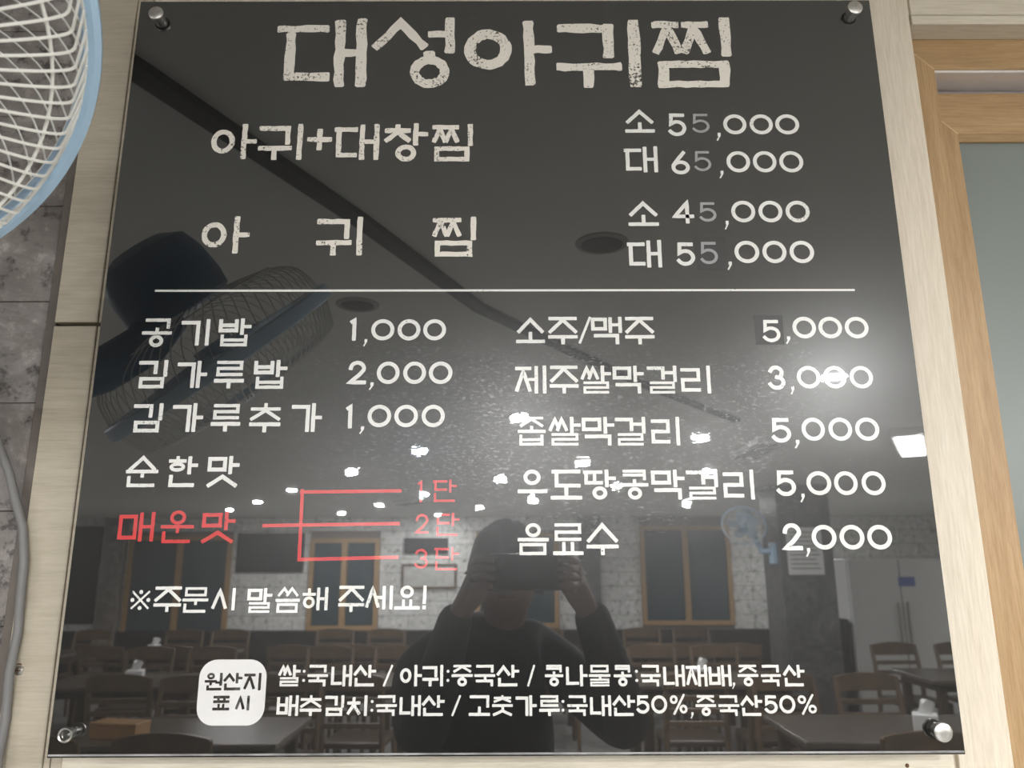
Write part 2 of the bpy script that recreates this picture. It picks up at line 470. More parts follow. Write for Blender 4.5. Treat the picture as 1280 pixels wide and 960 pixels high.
# highlight on the bevel of the lower edge, painted as a light grey strip
bpart(MB().box(-BW/2+0.001, BW/2-0.001, -0.0003, 0.0044, -BH/2+0.0016, -BH/2+0.0034), 'edge_highlight', M['edge'], 'light grey strip painted as the highlight on the lower edge')
for (x, z_) in ((-0.4238, 0.4050), (0.4255, 0.4110), (0.4250, -0.4080)):
    s = MB()
    s.lathe([(0.0001, -0.0120), (0.0080, -0.0120), (0.0090, -0.0112), (0.0090, -0.0080), (0.0078, -0.0075), (0.0070, -0.0075), (0.0070, 0.0)], 36, (x, 0, z_), (0, 1, 0))
    o = bpart(s, 'standoff_cap', M['steel'])
    bpart(MB().lathe([(0.0072, 0.005), (0.0072, 0.0345)], 20, (x, 0, z_), (0, 1, 0)), 'standoff_barrel', M['steel'])
x, z_ = -0.4280, -0.4070
s = MB().lathe([(0.0048, 0.0), (0.0050, -0.009), (0.0070, -0.0105), (0.0072, -0.0125), (0.0066, -0.0135), (0.0052, -0.0128), (0.0050, -0.001)], 28, (x, 0, z_), (0, 1, 0))
bpart(s, 'open_standoff_sleeve', M['steel'], 'bare hollow steel sleeve without its cap')
bpart(MB().lathe([(0.0072, 0.005), (0.0072, 0.0345)], 20, (x, 0, z_), (0, 1, 0)), 'standoff_barrel', M['steel'])

# ---------------------------------------------------------------- lettering engine (millimetres on the board)
CHO = 'ㄱㄲㄴㄷㄸㄹㅁㅂㅃㅅㅆㅇㅈㅉㅊㅋㅌㅍㅎ'
JUNG = 'ㅏㅐㅑㅒㅓㅔㅕㅖㅗㅘㅙㅚㅛㅜㅝㅞㅟㅠㅡㅢㅣ'
JONG = ' ㄱㄲㄳㄴㄵㄶㄷㄹㄺㄻㄼㄽㄾㄿㅀㅁㅂㅄㅅㅆㅇㅈㅊㅋㅌㅍㅎ'
def arc(cx, cy, rx, ry, a0, a1, n=18):
    return [(cx+rx*math.cos(math.radians(a0+(a1-a0)*i/n)), cy+ry*math.sin(math.radians(a0+(a1-a0)*i/n))) for i in range(n+1)]
# strokes in a unit box, y down: (points, closed)
JAMO = {
 'ㄱ': [([(0,0),(1,0),(1,1)],0)],
 'ㄴ': [([(0,0),(0,1),(1,1)],0)],
 'ㄷ': [([(0,0),(1,0)],0), ([(.12,0),(.12,1),(1,1)],0)],
 'ㄹ': [([(0,0),(1,0),(1,.5),(0,.5),(0,1),(1,1)],0)],
 'ㅁ': [([(0,0),(1,0),(1,1),(0,1)],1)],
 'ㅂ': [([(0,0),(0,1),(1,1),(1,0)],0), ([(0,.45),(1,.45)],0)],
 'ㅅ': [([(0,1),(.5,0),(1,1)],0)],
 'ㅆ': [([(0,1),(.29,0),(.5,.8)],0), ([(.46,1),(.71,0),(1,1)],0)],
 'ㅇ': 'ring',
 'ㅈ': [([(0,0),(1,0)],0), ([(0,1),(.5,.12),(1,1)],0)],
 'ㅉ': [([(0,0),(.44,0)],0), ([(.56,0),(1,0)],0), ([(0,1),(.24,.1),(.46,1)],0), ([(.54,1),(.76,.1),(1,1)],0)],
 'ㅊ': [([(.5,0),(.5,.2)],0), ([(0,.3),(1,.3)],0), ([(0,1),(.5,.4),(1,1)],0)],
 'ㅋ': [([(0,0),(1,0),(1,1)],0), ([(0,.5),(1,.5)],0)],
 'ㄸ': [([(0,0),(.4,0)],0), ([(.08,0),(.08,1),(.42,1)],0), ([(.52,0),(1,0)],0), ([(.6,0),(.6,1),(1,1)],0)],
 'ㅍ': [([(0,0),(1,0)],0), ([(0,1),(1,1)],0), ([(.28,0),(.28,1)],0), ([(.72,0),(.72,1)],0)],
 'ㅎ': [([(.5,0),(.5,.14)],0), ([(0,.26),(1,.26)],0), ('ring', (.06,.40,.94,1.0))],
}
DIGIT = {
 '1': [([(0,.08),(.62,.0),(.62,1)],0)],
 '2': [(arc(.5,.30,.46,.30,185,375)+[(.60,.66),(0,1),(1,1)],0)],
 '3': [(arc(.46,.26,.42,.26,200,430)+[(.5,.49)],0), (arc(.46,.74,.5,.27,-80,160),0)],
 '4': [([(.72,1),(.72,0),(0,.72),(1,.72)],0)],
 '5': [([(.88,0),(.10,0),(.06,.46)]+arc(.46,.68,.52,.33,-110,150),0)],
 '6': [([(.72,0),(.25,.40),(.03,.62)],0), ('ring', (0,.40,1,1))],
 '+': [([(0,.5),(1,.5)],0), ([(.5,0),(.5,1)],0)],
 '/': [([(0,1),(1,0)],0)],
}
rnd = random.Random(3)
def stroke_poly(mb, pts, closed, t, jit, y):
    """one pen stroke as a flat band with slightly rough edges and blunt ends"""
    P = [Vector((a, b)) for a, b in pts]
    if not closed:
        d0 = (P[0]-P[1]).normalized(); d1 = (P[-1]-P[-2]).normalized()
        P[0] = P[0] + d0*t*0.5; P[-1] = P[-1] + d1*t*0.5
    n = len(P)
    L = []; R = []
    def add(p, nrm, k=1.0):
        h = t*0.5*k
        L.append(p + nrm*(h + rnd.uniform(-jit, jit)*t)); R.append(p - nrm*(h + rnd.uniform(-jit, jit)*t))
    rng_ = n if closed else n-1
    for i in range(rng_):
        a, b = P[i], P[(i+1) % n]
        d = (b-a); ln = d.length
        if ln < 1e-6: continue
        d /= ln; nr = Vector((-d.y, d.x))
        # start point: mitre with the previous segment
        if closed or i > 0:
            pv = (a - P[i-1]).normalized(); nn = nr + Vector((-pv.y, pv.x))
            if nn.length > 1e-4:
                nn.normalize(); k = min(1.9, 1.0/max(0.3, nn.dot(nr)))
                add(a, nn, k)
        else:
            add(a, nr, 0.78); add(a + d*min(t*0.16, ln*.3), nr)
        m = int(ln/(t*0.85)) if jit > 0 else 0
        for j in range(1, m):
            add(a + d*(ln*j/m), nr)
        if not closed and i == rng_-1:
            add(b - d*min(t*0.16, ln*.3), nr); add(b, nr, 0.78)
    m = len(L)
    vs = [(p.x, y, p.y) for p in L] + [(p.x, y, p.y) for p in R]
    fs = [(i, i+1, m+i+1, m+i) for i in range(m-1)]
    if closed: fs.append((m-1, 0, m, 2*m-1))
    mb.add(vs, fs)
def ring_poly(mb, cx, cy, rx, ry, t, jit, y, n=28):
    vs = []
    for i in range(n):
        w = 2*PI*i/n; c, s_ = math.cos(w), math.sin(w)
        o = rnd.uniform(-jit, jit)*t; q = rnd.uniform(-jit, jit)*t
        vs.append((cx+(rx+o)*c, y, cy+(ry+o)*s_)); vs.append((cx+(rx-t+q)*c, y, cy+(ry-t+q)*s_))
    mb.add(vs, [(2*i, 2*((i+1) % n), 2*((i+1) % n)+1, 2*i+1) for i in range(n)])
class Pen:
    """draws unit-box strokes into a board rectangle (x0,z0,x1,z1)"""
    def __init__(self, mb, rect, t, jit, y):
        self.mb, self.r, self.t, self.j, self.y = mb, rect, t, jit, y
        self.k = 0
    def yy(self):
        self.k += 1
        return self.y - 0.004*self.k
    def sub(self, bx, k=1.0):
        x0, z0, x1, z1 = self.r; w, h = x1-x0, z1-z0
        return (x0+bx[0]*w, z1-bx[3]*h, x0+bx[2]*w, z1-bx[1]*h)
    def strokes(self, lst, bx, k=1.0, round_ring=False):
        t = self.t*k
        x0, z0, x1, z1 = self.sub(bx)
        if lst == 'ring':
            lst = [('ring', (0, 0, 1, 1))]
            if round_ring:
                c = (x0+x1)/2; rr = min((x1-x0)/2, (z1-z0)/2*1.12); x0, x1 = c-rr, c+rr
        i0, i1, j0, j1 = x0+t/2, x1-t/2, z0+t/2, z1-t/2
        for a, b in lst:
            if a == 'ring':
                u0, v0, u1, v1 = b
                X0, X1 = x0+u0*(x1-x0), x0+u1*(x1-x0); Z1, Z0 = z1-v0*(z1-z0), z1-v1*(z1-z0)
                ring_poly(self.mb, (X0+X1)/2, (Z0+Z1)/2, (X1-X0)/2, (Z1-Z0)/2, t, self.j*.6, self.yy())
            else:
                stroke_poly(self.mb, [(i0+u*(i1-i0), j1-v*(j1-j0)) for u, v in a], b, t, self.j, self.yy())
    def pts(self, pl, k=1.0):
        """polyline in unit coordinates of the whole rectangle, inset by half the pen"""
        t = self.t*k
        x0, z0, x1, z1 = self.r
        i0, i1, j0, j1 = x0+t/2, x1-t/2, z0+t/2, z1-t/2
        stroke_poly(self.mb, [(i0+u*(i1-i0), j1-v*(j1-j0)) for u, v in pl], 0, t, self.j, self.yy())
def hangul(pen, ch):
    c = ord(ch)-0xAC00
    cho, ju, jo = CHO[c//588], JUNG[(c % 588)//28], JONG[c % 28].strip()
    rr = True
    if ju in 'ㅏㅐㅓㅔㅣ':
        b = 0.53 if jo else 1.0              # lower end of the upright
        if ju in 'ㅐㅔ': cx1 = 0.52
        elif ju == 'ㅣ': cx1 = 0.66
        elif ju == 'ㅓ': cx1 = 0.60
        else: cx1 = 0.60
        if jo: cb = (0, .03, cx1, .50)
        else: cb = (0, .09 if cho not in 'ㅅㅈ' else .04, cx1, .93)
        if cho == 'ㅇ' and not jo: cb = (0, .16, .52, .84)
        if cho == 'ㄱ' and not jo: cb = (0, .06, cx1, 1.0)
        if cho == 'ㅎ': cb = (0, cb[1]-.04, cx1, cb[3]+(.0 if jo else -.02))
        pen.strokes(JAMO[cho], cb, 0.9 if cho in 'ㅆㅉㄸㅎ' else 1.0, False)
        m = b*0.5
        if ju == 'ㅏ': pen.pts([(.75, 0), (.75, b)]); pen.pts([(.75, m), (1, m)], .92)
        elif ju == 'ㅓ': pen.pts([(1, 0), (1, b)]); pen.pts([(.66, m*.85), (1, m*.85)], .92)
        elif ju == 'ㅣ': pen.pts([(1, 0), (1, b)])
        elif ju == 'ㅐ': pen.pts([(.64, .02), (.64, b-.0)]); pen.pts([(1, 0), (1, b)]); pen.pts([(.64, m), (1, m)], .9)
        elif ju == 'ㅔ': pen.pts([(.70, .02), (.70, b)]); pen.pts([(1, 0), (1, b)]); pen.pts([(.46, m), (.70, m)], .9)
        if jo:
            if jo == 'ㅇ': pen.strokes('ring', (.24, .56, .76, 1.0), 1.0, True)
            elif jo == 'ㄹ': pen.strokes(JAMO['ㄹ'], (.08, .57, .92, 1.0), .74)
            elif jo == 'ㅂ': pen.strokes(JAMO['ㅂ'], (.08, .58, .90, 1.0), .85)
            elif jo == 'ㅅ': pen.strokes(JAMO['ㅅ'], (.02, .60, .96, 1.0))
            elif jo == 'ㄱ': pen.strokes(JAMO['ㄱ'], (.08, .62, .90, 1.0))
            elif jo == 'ㄴ': pen.strokes(JAMO['ㄴ'], (.05, .60, .92, 1.0))
            else: pen.strokes(JAMO[jo], (.06, .60, .92, 1.0), .95)
    elif ju in 'ㅗㅜㅡㅛ':
        if not jo:
            cb = (.04, 0, .96, .60) if cho not in 'ㅇ' else (.20, 0, .78, .52)
            if cho in 'ㄹ' : cb = (.06, 0, .94, .56)
            if cho in 'ㅍ' : cb = (.02, 0, .98, .50)
            if ju == 'ㅜ' and cho in 'ㅅㅈㅊ': cb = (.02, 0, .98, .60)
            pen.strokes(JAMO[cho], cb, .86 if cho in 'ㄹㅊ' else 1.0, cho == 'ㅇ')
            if ju == 'ㅗ': pen.pts([(.5, .64), (.5, 1)]); pen.pts([(0, 1), (1, 1)])
            elif ju == 'ㅜ': pen.pts([(0, .76), (1, .76)]); pen.pts([(.5, .78), (.5, 1)])
            elif ju == 'ㅛ': pen.pts([(.34, .66), (.34, .98)], .9); pen.pts([(.66, .66), (.66, .98)], .9); pen.pts([(0, 1), (1, 1)])
        else:
            k = .78
            cb = (.08, 0, .92, .36) if cho != 'ㅇ' else (.24, 0, .76, .44)
            if cho in 'ㅅ': cb = (.08, 0, .92, .48)
            pen.strokes(JAMO[cho], cb, k if cho not in 'ㅇㅅㄱ' else .9, cho == 'ㅇ')
            if ju == 'ㅗ': pen.pts([(.5, .36), (.5, .50)], .9); pen.pts([(0, .51), (1, .51)], .9)
            elif ju == 'ㅜ': pen.pts([(0, .50), (1, .50)], .9); pen.pts([(.52, .52), (.52, .66)], .9)
            else: pen.pts([(0, .52), (1, .52)], .95)
            if jo == 'ㅇ': pen.strokes('ring', (.24, .58, .76, 1.0), .95, True)
            elif jo == 'ㄴ': pen.strokes(JAMO['ㄴ'], (.06, .64, .92, 1.0), .9)
            elif jo == 'ㄱ': pen.strokes(JAMO['ㄱ'], (.06, .68, .90, 1.0), .9)
            elif jo == 'ㄹ': pen.strokes(JAMO['ㄹ'], (.06, .64, .94, 1.0), .66)
            elif jo == 'ㅂ': pen.strokes(JAMO['ㅂ'], (.06, .62, .92, 1.0), .8)
            elif jo == 'ㅅ': pen.strokes(JAMO['ㅅ'], (.04, .68, .96, 1.0), .9)
            else: pen.strokes(JAMO[jo], (.06, .62, .92, 1.0), .85)
    elif ju == 'ㅟ':
        pen.strokes(JAMO[cho], (0, .06, .72, .58)); pen.pts([(0, .70), (.74, .70)]); pen.pts([(.36, .72), (.36, 1)]); pen.pts([(1, 0), (1, 1)])
    elif ju == 'ㅝ':
        pen.strokes(JAMO[cho], (.12, 0, .56, .38), .85); pen.pts([(0, .48), (.64, .48)], .9); pen.pts([(.32, .5), (.32, .66)], .9)
        pen.pts([(.70, .56), (1, .56)], .8); pen.pts([(1, 0), (1, .68)]); pen.strokes(JAMO['ㄴ'], (.12, .70, .98, 1.0), .9)
def glyph(mb, ch, rect, t, jit, y):
    pen = Pen(mb, rect, t, jit, y)
    x0, z0, x1, z1 = rect
    if '가' <= ch <= '힣': hangul(pen, ch)
    elif ch == '0': ring_poly(mb, (x0+x1)/2, (z0+z1)/2, (x1-x0)/2, (z1-z0)/2, t, jit*.5, y, 40)
    elif ch in DIGIT: pen.strokes(DIGIT[ch], (0, 0, 1, 1), .7 if ch == '/' else 1.0)
    elif ch == ',':
        w = x1-x0; h = z1-z0
        mb.add([(x0+.35*w, y, z1), (x1, y, z1), (x1, y, z1-.35*h), (x0+.3*w, y, z0), (x0, y, z0+.06*h), (x0+.45*w, y, z1-.5*h), (x0+.3*w, y, z1-.35*h)], [(0,1,2,3,4,5,6)])
    elif ch == ':':
        for z_ in (z0, z1): ring_poly(mb, (x0+x1)/2, z_, t*.5, t*.5, t*.499, .05, y, 10)
    elif ch == '!':
        stroke_poly(mb, [((x0+x1)/2, z1-t/2), ((x0+x1)/2-.4, z0+t*2.1)], 0, t, jit, y); stroke_poly(mb, [((x0+x1)/2-.5, z0+t*.6), ((x0+x1)/2-.5, z0+t*.5)], 0, t*1.05, jit, y-.004)
    elif ch == '%':
        w, h = x1-x0, z1-z0
        ring_poly(mb, x0+w*.24, z1-h*.24, w*.22, h*.24, t*.8, .03, y, 20); ring_poly(mb, x1-w*.24, z0+h*.24, w*.22, h*.24, t*.8, .03, y-.004, 20)
        stroke_poly(mb, [(x0+w*.25, z0), (x1-w*.2, z1)], 0, t*.75, .02, y-.008)
    elif ch == '※':
        w, h = x1-x0, z1-z0
        stroke_poly(mb, [(x0+w*.1, z0+h*.1), (x1-w*.1, z1-h*.1)], 0, t*.62, .02, y); stroke_poly(mb, [(x0+w*.1, z1-h*.1), (x1-w*.1, z0+h*.1)], 0, t*.62, .02, y-.004)
        for a, b in ((.5, .1), (.5, .9), (.1, .5), (.9, .5)): ring_poly(mb, x0+a*w, z0+b*h, t*.62, t*.62, t*.61, .03, y-.008, 12)
def to_m(mb):
    mb.v = [(a*0.001, b*0.001, c*0.001) for a, b, c in mb.v]
    return mb

TITLE = [([(-278.6, 390.6), (-215.1, 391.0)], 9.7), ([(-261.6, 385.5), (-260.5, 320.2)], 11.6), ([(-267.5, 324.6), (-211.7, 324.5)], 11.2), ([(-202.0, 403.4), (-200.4, 310.3)], 12.1), ([(-197.8, 357.4), (-176.5, 357.4)], 9.7), ([(-175.6, 405.6), (-174.1, 310.2)], 12.6), ([(-159.3, 362.9), (-128.3, 398.7), (-97.1, 363.8)], 11.2), ([(-68.1, 406.5), (-67.8, 356.0)], 12.1), ([(-94.6, 382.8), (-70.2, 382.8)], 9.7), ([(-92.1, 356.1), (-91.9, 346.1)], 13.6), ([(27.6, 401.7), (29.3, 311.9)], 12.6), ([(30.2, 361.3), (56.4, 361.3)], 10.2), ([(62.7, 390.4), (125.4, 390.8)], 11.6), ([(125.6, 397.0), (125.0, 348.9)], 13.1), ([(61.4, 336.9), (140.6, 337.3)], 10.7), ([(100.4, 334.6), (99.7, 308.5)], 13.1), ([(156.2, 402.6), (156.4, 309.4)], 14.6), ([(178.5, 395.7), (211.8, 395.7)], 9.2), ([(197.9, 392.3), (181.6, 355.4)], 10.7), ([(197.9, 392.3), (210.7, 355.3)], 10.7), ([(214.8, 395.6), (248.1, 395.6)], 9.2), ([(229.3, 392.2), (216.5, 355.3)], 10.7), ([(229.3, 392.2), (245.6, 355.3)], 10.7), ([(268.4, 405.7), (267.7, 350.8)], 13.1), ([(184.3, 340.5), (269.9, 340.3)], 9.2), ([(183.0, 313.2), (268.5, 313.5)], 9.2), ([(190.7, 344.3), (189.1, 310.4)], 12.6), ([(264.8, 344.2), (262.5, 310.3)], 12.6)]
TITLE_RINGS = [(-91.6, 330.7, 23.8, 22.0, 11.6), (-21.3, 361.4, 28.6, 28.0, 13.6)]
DIVIDER = [(-392.5, 52.8), (390.6, 51.5)]
BRACKET = [(-216.0, -172.2), (-112.2, -171.3), (-253.2, -207.0), (-112.9, -205.4), (-214.4, -241.7), (-113.5, -239.7), (-215.2, -170.9), (-214.4, -241.7)]
BADGE = (-307.4, -401.3, -240.1, -339.5)
PATCH1 = (276.4, -11.7, 307.5, 22.1)
PATCH2 = (216.0, 76.4, 247.8, 115.2)
LINES = [
 ('worn white lettering of the first main dish', 'worn', 6.2, [('아',-346.6,215.4,-292.9,261.4), ('귀',-291.0,214.2,-239.3,261.2), ('+',-233.8,226.6,-204.6,254.8), ('대',-202.1,214.0,-148.9,261.0), ('창',-142.8,211.8,-91.5,261.9), ('찜',-86.7,211.7,-38.7,260.7)]),
 ('worn white lettering of the second main dish', 'worn', 6.26, [('아',-347.4,97.2,-292.6,143.0), ('귀',-216.3,94.5,-163.8,142.1), ('찜',-83.9,92.6,-34.1,141.8)]),
 ('white small size price', 'white', 4.56, [('소',141.3,248.6,176.4,278.8), ('5',192.3,244.3,214.1,273.9), (',',248.6,237.9,253.8,248.3), ('0',257.7,246.2,285.2,272.6), ('0',289.0,246.1,316.5,272.5), ('0',319.4,246.0,347.8,272.5)]),
 ('white large size price', 'white', 4.51, [('대',138.5,197.2,177.9,230.8), ('6',193.6,194.5,215.1,224.4), (',',248.8,189.3,253.9,199.0), ('0',258.3,196.9,285.9,224.2), ('0',289.2,196.8,316.8,224.2), ('0',320.1,196.7,348.2,224.1)]),
 ('white small size price', 'white', 4.51, [('소',140.6,129.7,175.6,160.2), ('4',192.2,132.6,216.6,161.0), (',',250.6,125.0,255.6,135.9), ('0',259.5,133.9,287.2,160.9), ('0',290.9,133.8,318.5,160.8), ('0',322.2,133.7,349.9,160.7)]),
 ('white large size price', 'white', 4.55, [('대',137.8,79.0,176.9,112.5), ('5',193.7,81.2,215.0,109.4), (',',250.4,75.8,255.9,85.9), ('0',259.8,84.0,288.0,111.2), ('0',291.6,83.9,318.9,111.1), ('0',322.5,83.8,350.3,111.0)]),
 ('grey pasted digit', 'grey', 3.23, [('5',220.8,248.4,241.7,273.3)]),
 ('grey pasted digit', 'grey', 3.16, [('5',220.4,198.6,240.5,224.3)]),
 ('grey pasted digit', 'grey', 3.35, [('5',222.6,135.0,242.5,159.0)]),
 ('grey pasted digit', 'grey', 3.46, [('5',220.6,83.1,241.0,109.9)]),
 ('white side dish lettering', 'white', 4.36, [('공',-403.0,-12.9,-369.8,20.3), ('기',-360.1,-11.2,-328.2,19.3), ('밥',-318.5,-12.3,-282.2,20.1)]),
 ('white side dish price', 'white', 4.36, [('1',-172.9,-6.2,-164.5,19.7), (',',-157.7,-12.7,-153.3,-4.4), ('0',-149.4,-5.9,-123.7,18.7), ('0',-120.2,-6.0,-94.9,18.6), ('0',-91.8,-6.0,-66.5,18.5)]),
 ('white side dish lettering', 'white', 4.31, [('김',-402.3,-59.5,-370.4,-27.5), ('가',-359.9,-59.2,-326.7,-28.6), ('루',-318.8,-59.8,-286.0,-28.7), ('밥',-276.0,-60.4,-239.3,-27.9)]),
 ('white side dish price', 'white', 4.4, [('2',-172.9,-55.7,-152.8,-29.1), (',',-149.6,-62.0,-144.4,-53.5), ('0',-141.4,-55.4,-116.5,-30.1), ('0',-112.5,-55.5,-87.6,-30.2), ('0',-84.5,-55.6,-58.7,-30.3)]),
 ('white side dish lettering', 'white', 4.3, [('김',-402.7,-108.0,-370.8,-76.0), ('가',-360.5,-107.7,-326.8,-76.1), ('루',-318.2,-107.4,-286.3,-77.1), ('추',-276.8,-108.4,-243.1,-76.3), ('가',-231.9,-108.1,-198.7,-76.5)]),
 ('white side dish price', 'white', 4.3, [('1',-172.9,-104.3,-164.7,-78.4), (',',-158.0,-110.4,-152.8,-102.2), ('0',-149.6,-103.1,-124.1,-78.5), ('0',-120.7,-103.2,-95.2,-78.6), ('0',-91.3,-103.3,-66.2,-78.7)]),
 ('white mild taste lettering', 'white', 4.2, [('순',-403.6,-166.6,-369.2,-133.4), ('한',-359.0,-166.7,-327.6,-134.0), ('맛',-317.4,-166.9,-283.5,-133.7)]),
 ('red hot taste lettering', 'red', 3.98, [('매',-405.1,-222.9,-367.5,-192.5), ('운',-360.8,-224.7,-326.2,-191.0), ('맛',-318.2,-224.8,-283.1,-192.8)]),
 ('red level lettering', 'redthin', 2.52, [('1',-93.6,-183.5,-87.3,-160.8), ('단',-77.6,-183.1,-52.2,-159.6)]),
 ('red level lettering', 'redthin', 2.52, [('2',-95.3,-215.7,-81.1,-195.5), ('단',-74.4,-218.3,-48.9,-194.4)]),
 ('red level lettering', 'redthin', 2.49, [('3',-95.2,-251.0,-80.7,-231.2), ('단',-74.9,-253.1,-48.9,-229.7)]),
 ('white order note lettering', 'white', 3.28, [('※',-384.4,-291.3,-364.0,-271.6), ('주',-360.4,-293.3,-332.2,-268.1), ('문',-331.3,-294.2,-304.8,-269.0), ('시',-301.1,-292.0,-277.4,-269.9), ('말',-265.1,-294.5,-239.7,-270.0), ('씀',-236.1,-294.6,-211.1,-269.3), ('해',-208.7,-292.3,-182.6,-269.4), ('주',-171.9,-294.0,-145.3,-268.0), ('세',-144.2,-291.4,-116.3,-268.1), ('요',-114.7,-291.8,-88.5,-268.2), ('!',-86.0,-291.5,-81.1,-268.2)]),
 ('white drinks lettering', 'white', 4.05, [('소',11.1,-9.6,43.0,19.6), ('주',46.5,-11.1,79.4,20.9), ('/',80.3,-10.2,94.5,20.8), ('맥',94.4,-11.2,128.6,20.7), ('주',131.7,-11.3,164.5,20.6)]),
 ('white digit on a dark pasted patch', 'white', 3.92, [('5',284.3,-9.0,304.3,16.5)]),
 ('white drinks price', 'white', 4.4, [(',',309.1,-11.3,314.5,-2.6), ('0',317.9,-5.0,344.1,20.1), ('0',346.8,-5.0,373.0,20.0), ('0',376.1,-5.1,402.4,19.9)]),
 ('white drinks lettering', 'white', 3.96, [('제',9.9,-66.6,44.0,-35.1), ('주',47.5,-66.7,79.0,-35.2), ('쌀',81.6,-66.8,114.8,-35.3), ('막',116.5,-66.9,150.6,-35.5), ('걸',154.1,-67.0,186.5,-35.6), ('리',190.8,-67.1,223.2,-35.7)]),
 ('white drinks price', 'white', 4.35, [('3',286.3,-62.9,305.5,-35.9), (',',309.6,-68.3,313.9,-59.4), ('0',317.8,-61.7,343.6,-36.5), ('0',346.7,-61.8,372.1,-36.6), ('0',375.6,-61.9,401.0,-36.7)]),
 ('white drinks lettering', 'white', 3.96, [('좁',12.3,-123.6,42.4,-92.2), ('쌀',45.8,-123.7,80.2,-92.3), ('막',81.5,-123.8,116.4,-92.5), ('걸',117.2,-123.9,149.9,-92.6), ('리',155.9,-124.0,186.5,-92.7)]),
 ('white drinks price', 'white', 4.39, [('5',285.1,-121.0,306.6,-94.4), (',',308.7,-127.5,314.3,-118.4), ('0',317.9,-119.4,342.9,-94.1), ('0',346.8,-119.4,372.2,-94.2), ('0',375.6,-119.5,401.5,-94.2)]),
 ('white drinks lettering', 'white', 4.08, [('우',12.0,-180.9,43.3,-149.3), ('도',46.7,-181.1,80.1,-149.4), ('땅',81.4,-181.2,116.1,-149.5), ('콩',121.2,-181.3,150.4,-149.7), ('막',153.4,-181.4,188.9,-149.8), ('걸',190.6,-181.5,224.1,-149.9), ('리',229.6,-181.7,262.2,-150.0)]),
 ('white drinks price', 'white', 4.37, [('5',285.6,-178.0,306.8,-151.0), (',',309.7,-184.8,314.7,-175.6), ('0',317.8,-177.3,344.1,-152.0), ('0',347.1,-177.4,372.1,-152.1), ('0',376.3,-177.5,401.7,-152.2)]),
 ('white drinks lettering', 'white', 3.98, [('음',11.7,-238.1,44.2,-205.4), ('료',48.4,-238.2,80.0,-205.6), ('수',83.3,-238.4,116.7,-205.7)]),
 ('white drinks price', 'white', 4.54, [('2',287.7,-234.2,308.2,-206.3), (',',310.5,-240.7,315.5,-231.8), ('0',318.1,-233.5,344.0,-208.1), ('0',347.3,-233.6,373.2,-208.2), ('0',376.1,-233.6,402.0,-208.3)]),
 ('black lettering on the white badge', 'black', 2.72, [('원',-301.5,-368.6,-284.0,-352.0), ('산',-282.8,-368.6,-264.0,-352.1), ('지',-262.4,-368.7,-245.2,-352.2)]),
 ('black lettering on the white badge', 'black', 2.61, [('표',-291.8,-387.2,-275.1,-373.5), ('시',-269.2,-387.3,-255.3,-373.5)]),
 ('white origin lettering, upper row', 'white', 2.96, [('쌀',-228.4,-365.1,-206.4,-344.7), (':',-204.4,-359.5,-201.2,-350.9), ('국',-199.2,-365.2,-178.8,-344.8), ('내',-175.6,-365.3,-154.7,-344.9), ('산',-153.1,-365.4,-130.7,-345.0), ('/',-123.5,-365.5,-113.9,-345.1), ('아',-106.7,-365.5,-84.7,-345.1), ('귀',-84.3,-365.6,-63.5,-345.2), (':',-60.3,-360.0,-57.1,-351.4), ('중',-55.1,-365.7,-33.8,-345.3), ('국',-32.2,-365.8,-11.4,-345.4), ('산',-9.8,-365.9,12.6,-345.5), ('/',20.6,-366.0,28.6,-345.6), ('콩',38.3,-366.0,56.7,-345.6), ('나',59.5,-366.1,81.1,-345.7), ('물',82.3,-366.2,104.0,-345.8), ('콩',107.2,-366.3,125.2,-345.9), (':',128.8,-360.7,131.6,-352.1), ('국',134.4,-366.4,154.4,-346.0), ('내',156.9,-366.5,178.5,-346.1), ('재',179.7,-366.6,200.9,-346.2), ('배',202.5,-366.6,225.0,-346.2), (',',225.1,-369.1,228.3,-363.0), ('중',231.4,-366.7,252.2,-346.3), ('국',254.6,-366.8,274.7,-346.4), ('산',277.1,-366.9,298.7,-346.5)]),
 ('white origin lettering, lower row', 'white', 2.92, [('배',-228.1,-392.6,-206.7,-373.3), ('추',-205.1,-392.7,-183.7,-373.4), ('김',-180.5,-392.8,-161.4,-373.5), ('치',-158.3,-392.9,-138.4,-373.6), (':',-135.2,-387.6,-132.1,-379.5), ('국',-129.7,-393.0,-109.0,-373.7), ('내',-106.3,-393.1,-85.2,-373.8), ('산',-84.0,-393.2,-61.4,-373.9), ('/',-54.6,-393.3,-45.5,-373.9), ('고',-37.6,-393.3,-16.5,-374.0), ('춧',-14.5,-393.4,6.1,-374.1), ('가',8.9,-393.5,29.9,-374.2), ('루',32.3,-393.6,52.6,-374.3), (':',54.6,-388.3,57.4,-380.1), ('국',60.1,-393.7,80.4,-374.4), ('내',82.8,-393.8,103.8,-374.5), ('산',105.4,-393.9,127.7,-374.5), ('5',128.9,-391.6,142.0,-374.6), ('0',143.6,-391.7,159.5,-374.7), ('%',161.9,-391.7,179.8,-374.7), (',',182.0,-396.4,185.2,-390.6), ('중',187.7,-394.2,208.0,-374.8), ('국',210.3,-394.2,231.0,-374.9), ('산',232.6,-394.3,254.1,-375.0), ('5',256.1,-392.1,269.3,-375.1), ('0',270.9,-392.1,286.8,-375.1), ('%',289.1,-392.2,308.2,-375.2)]),
]

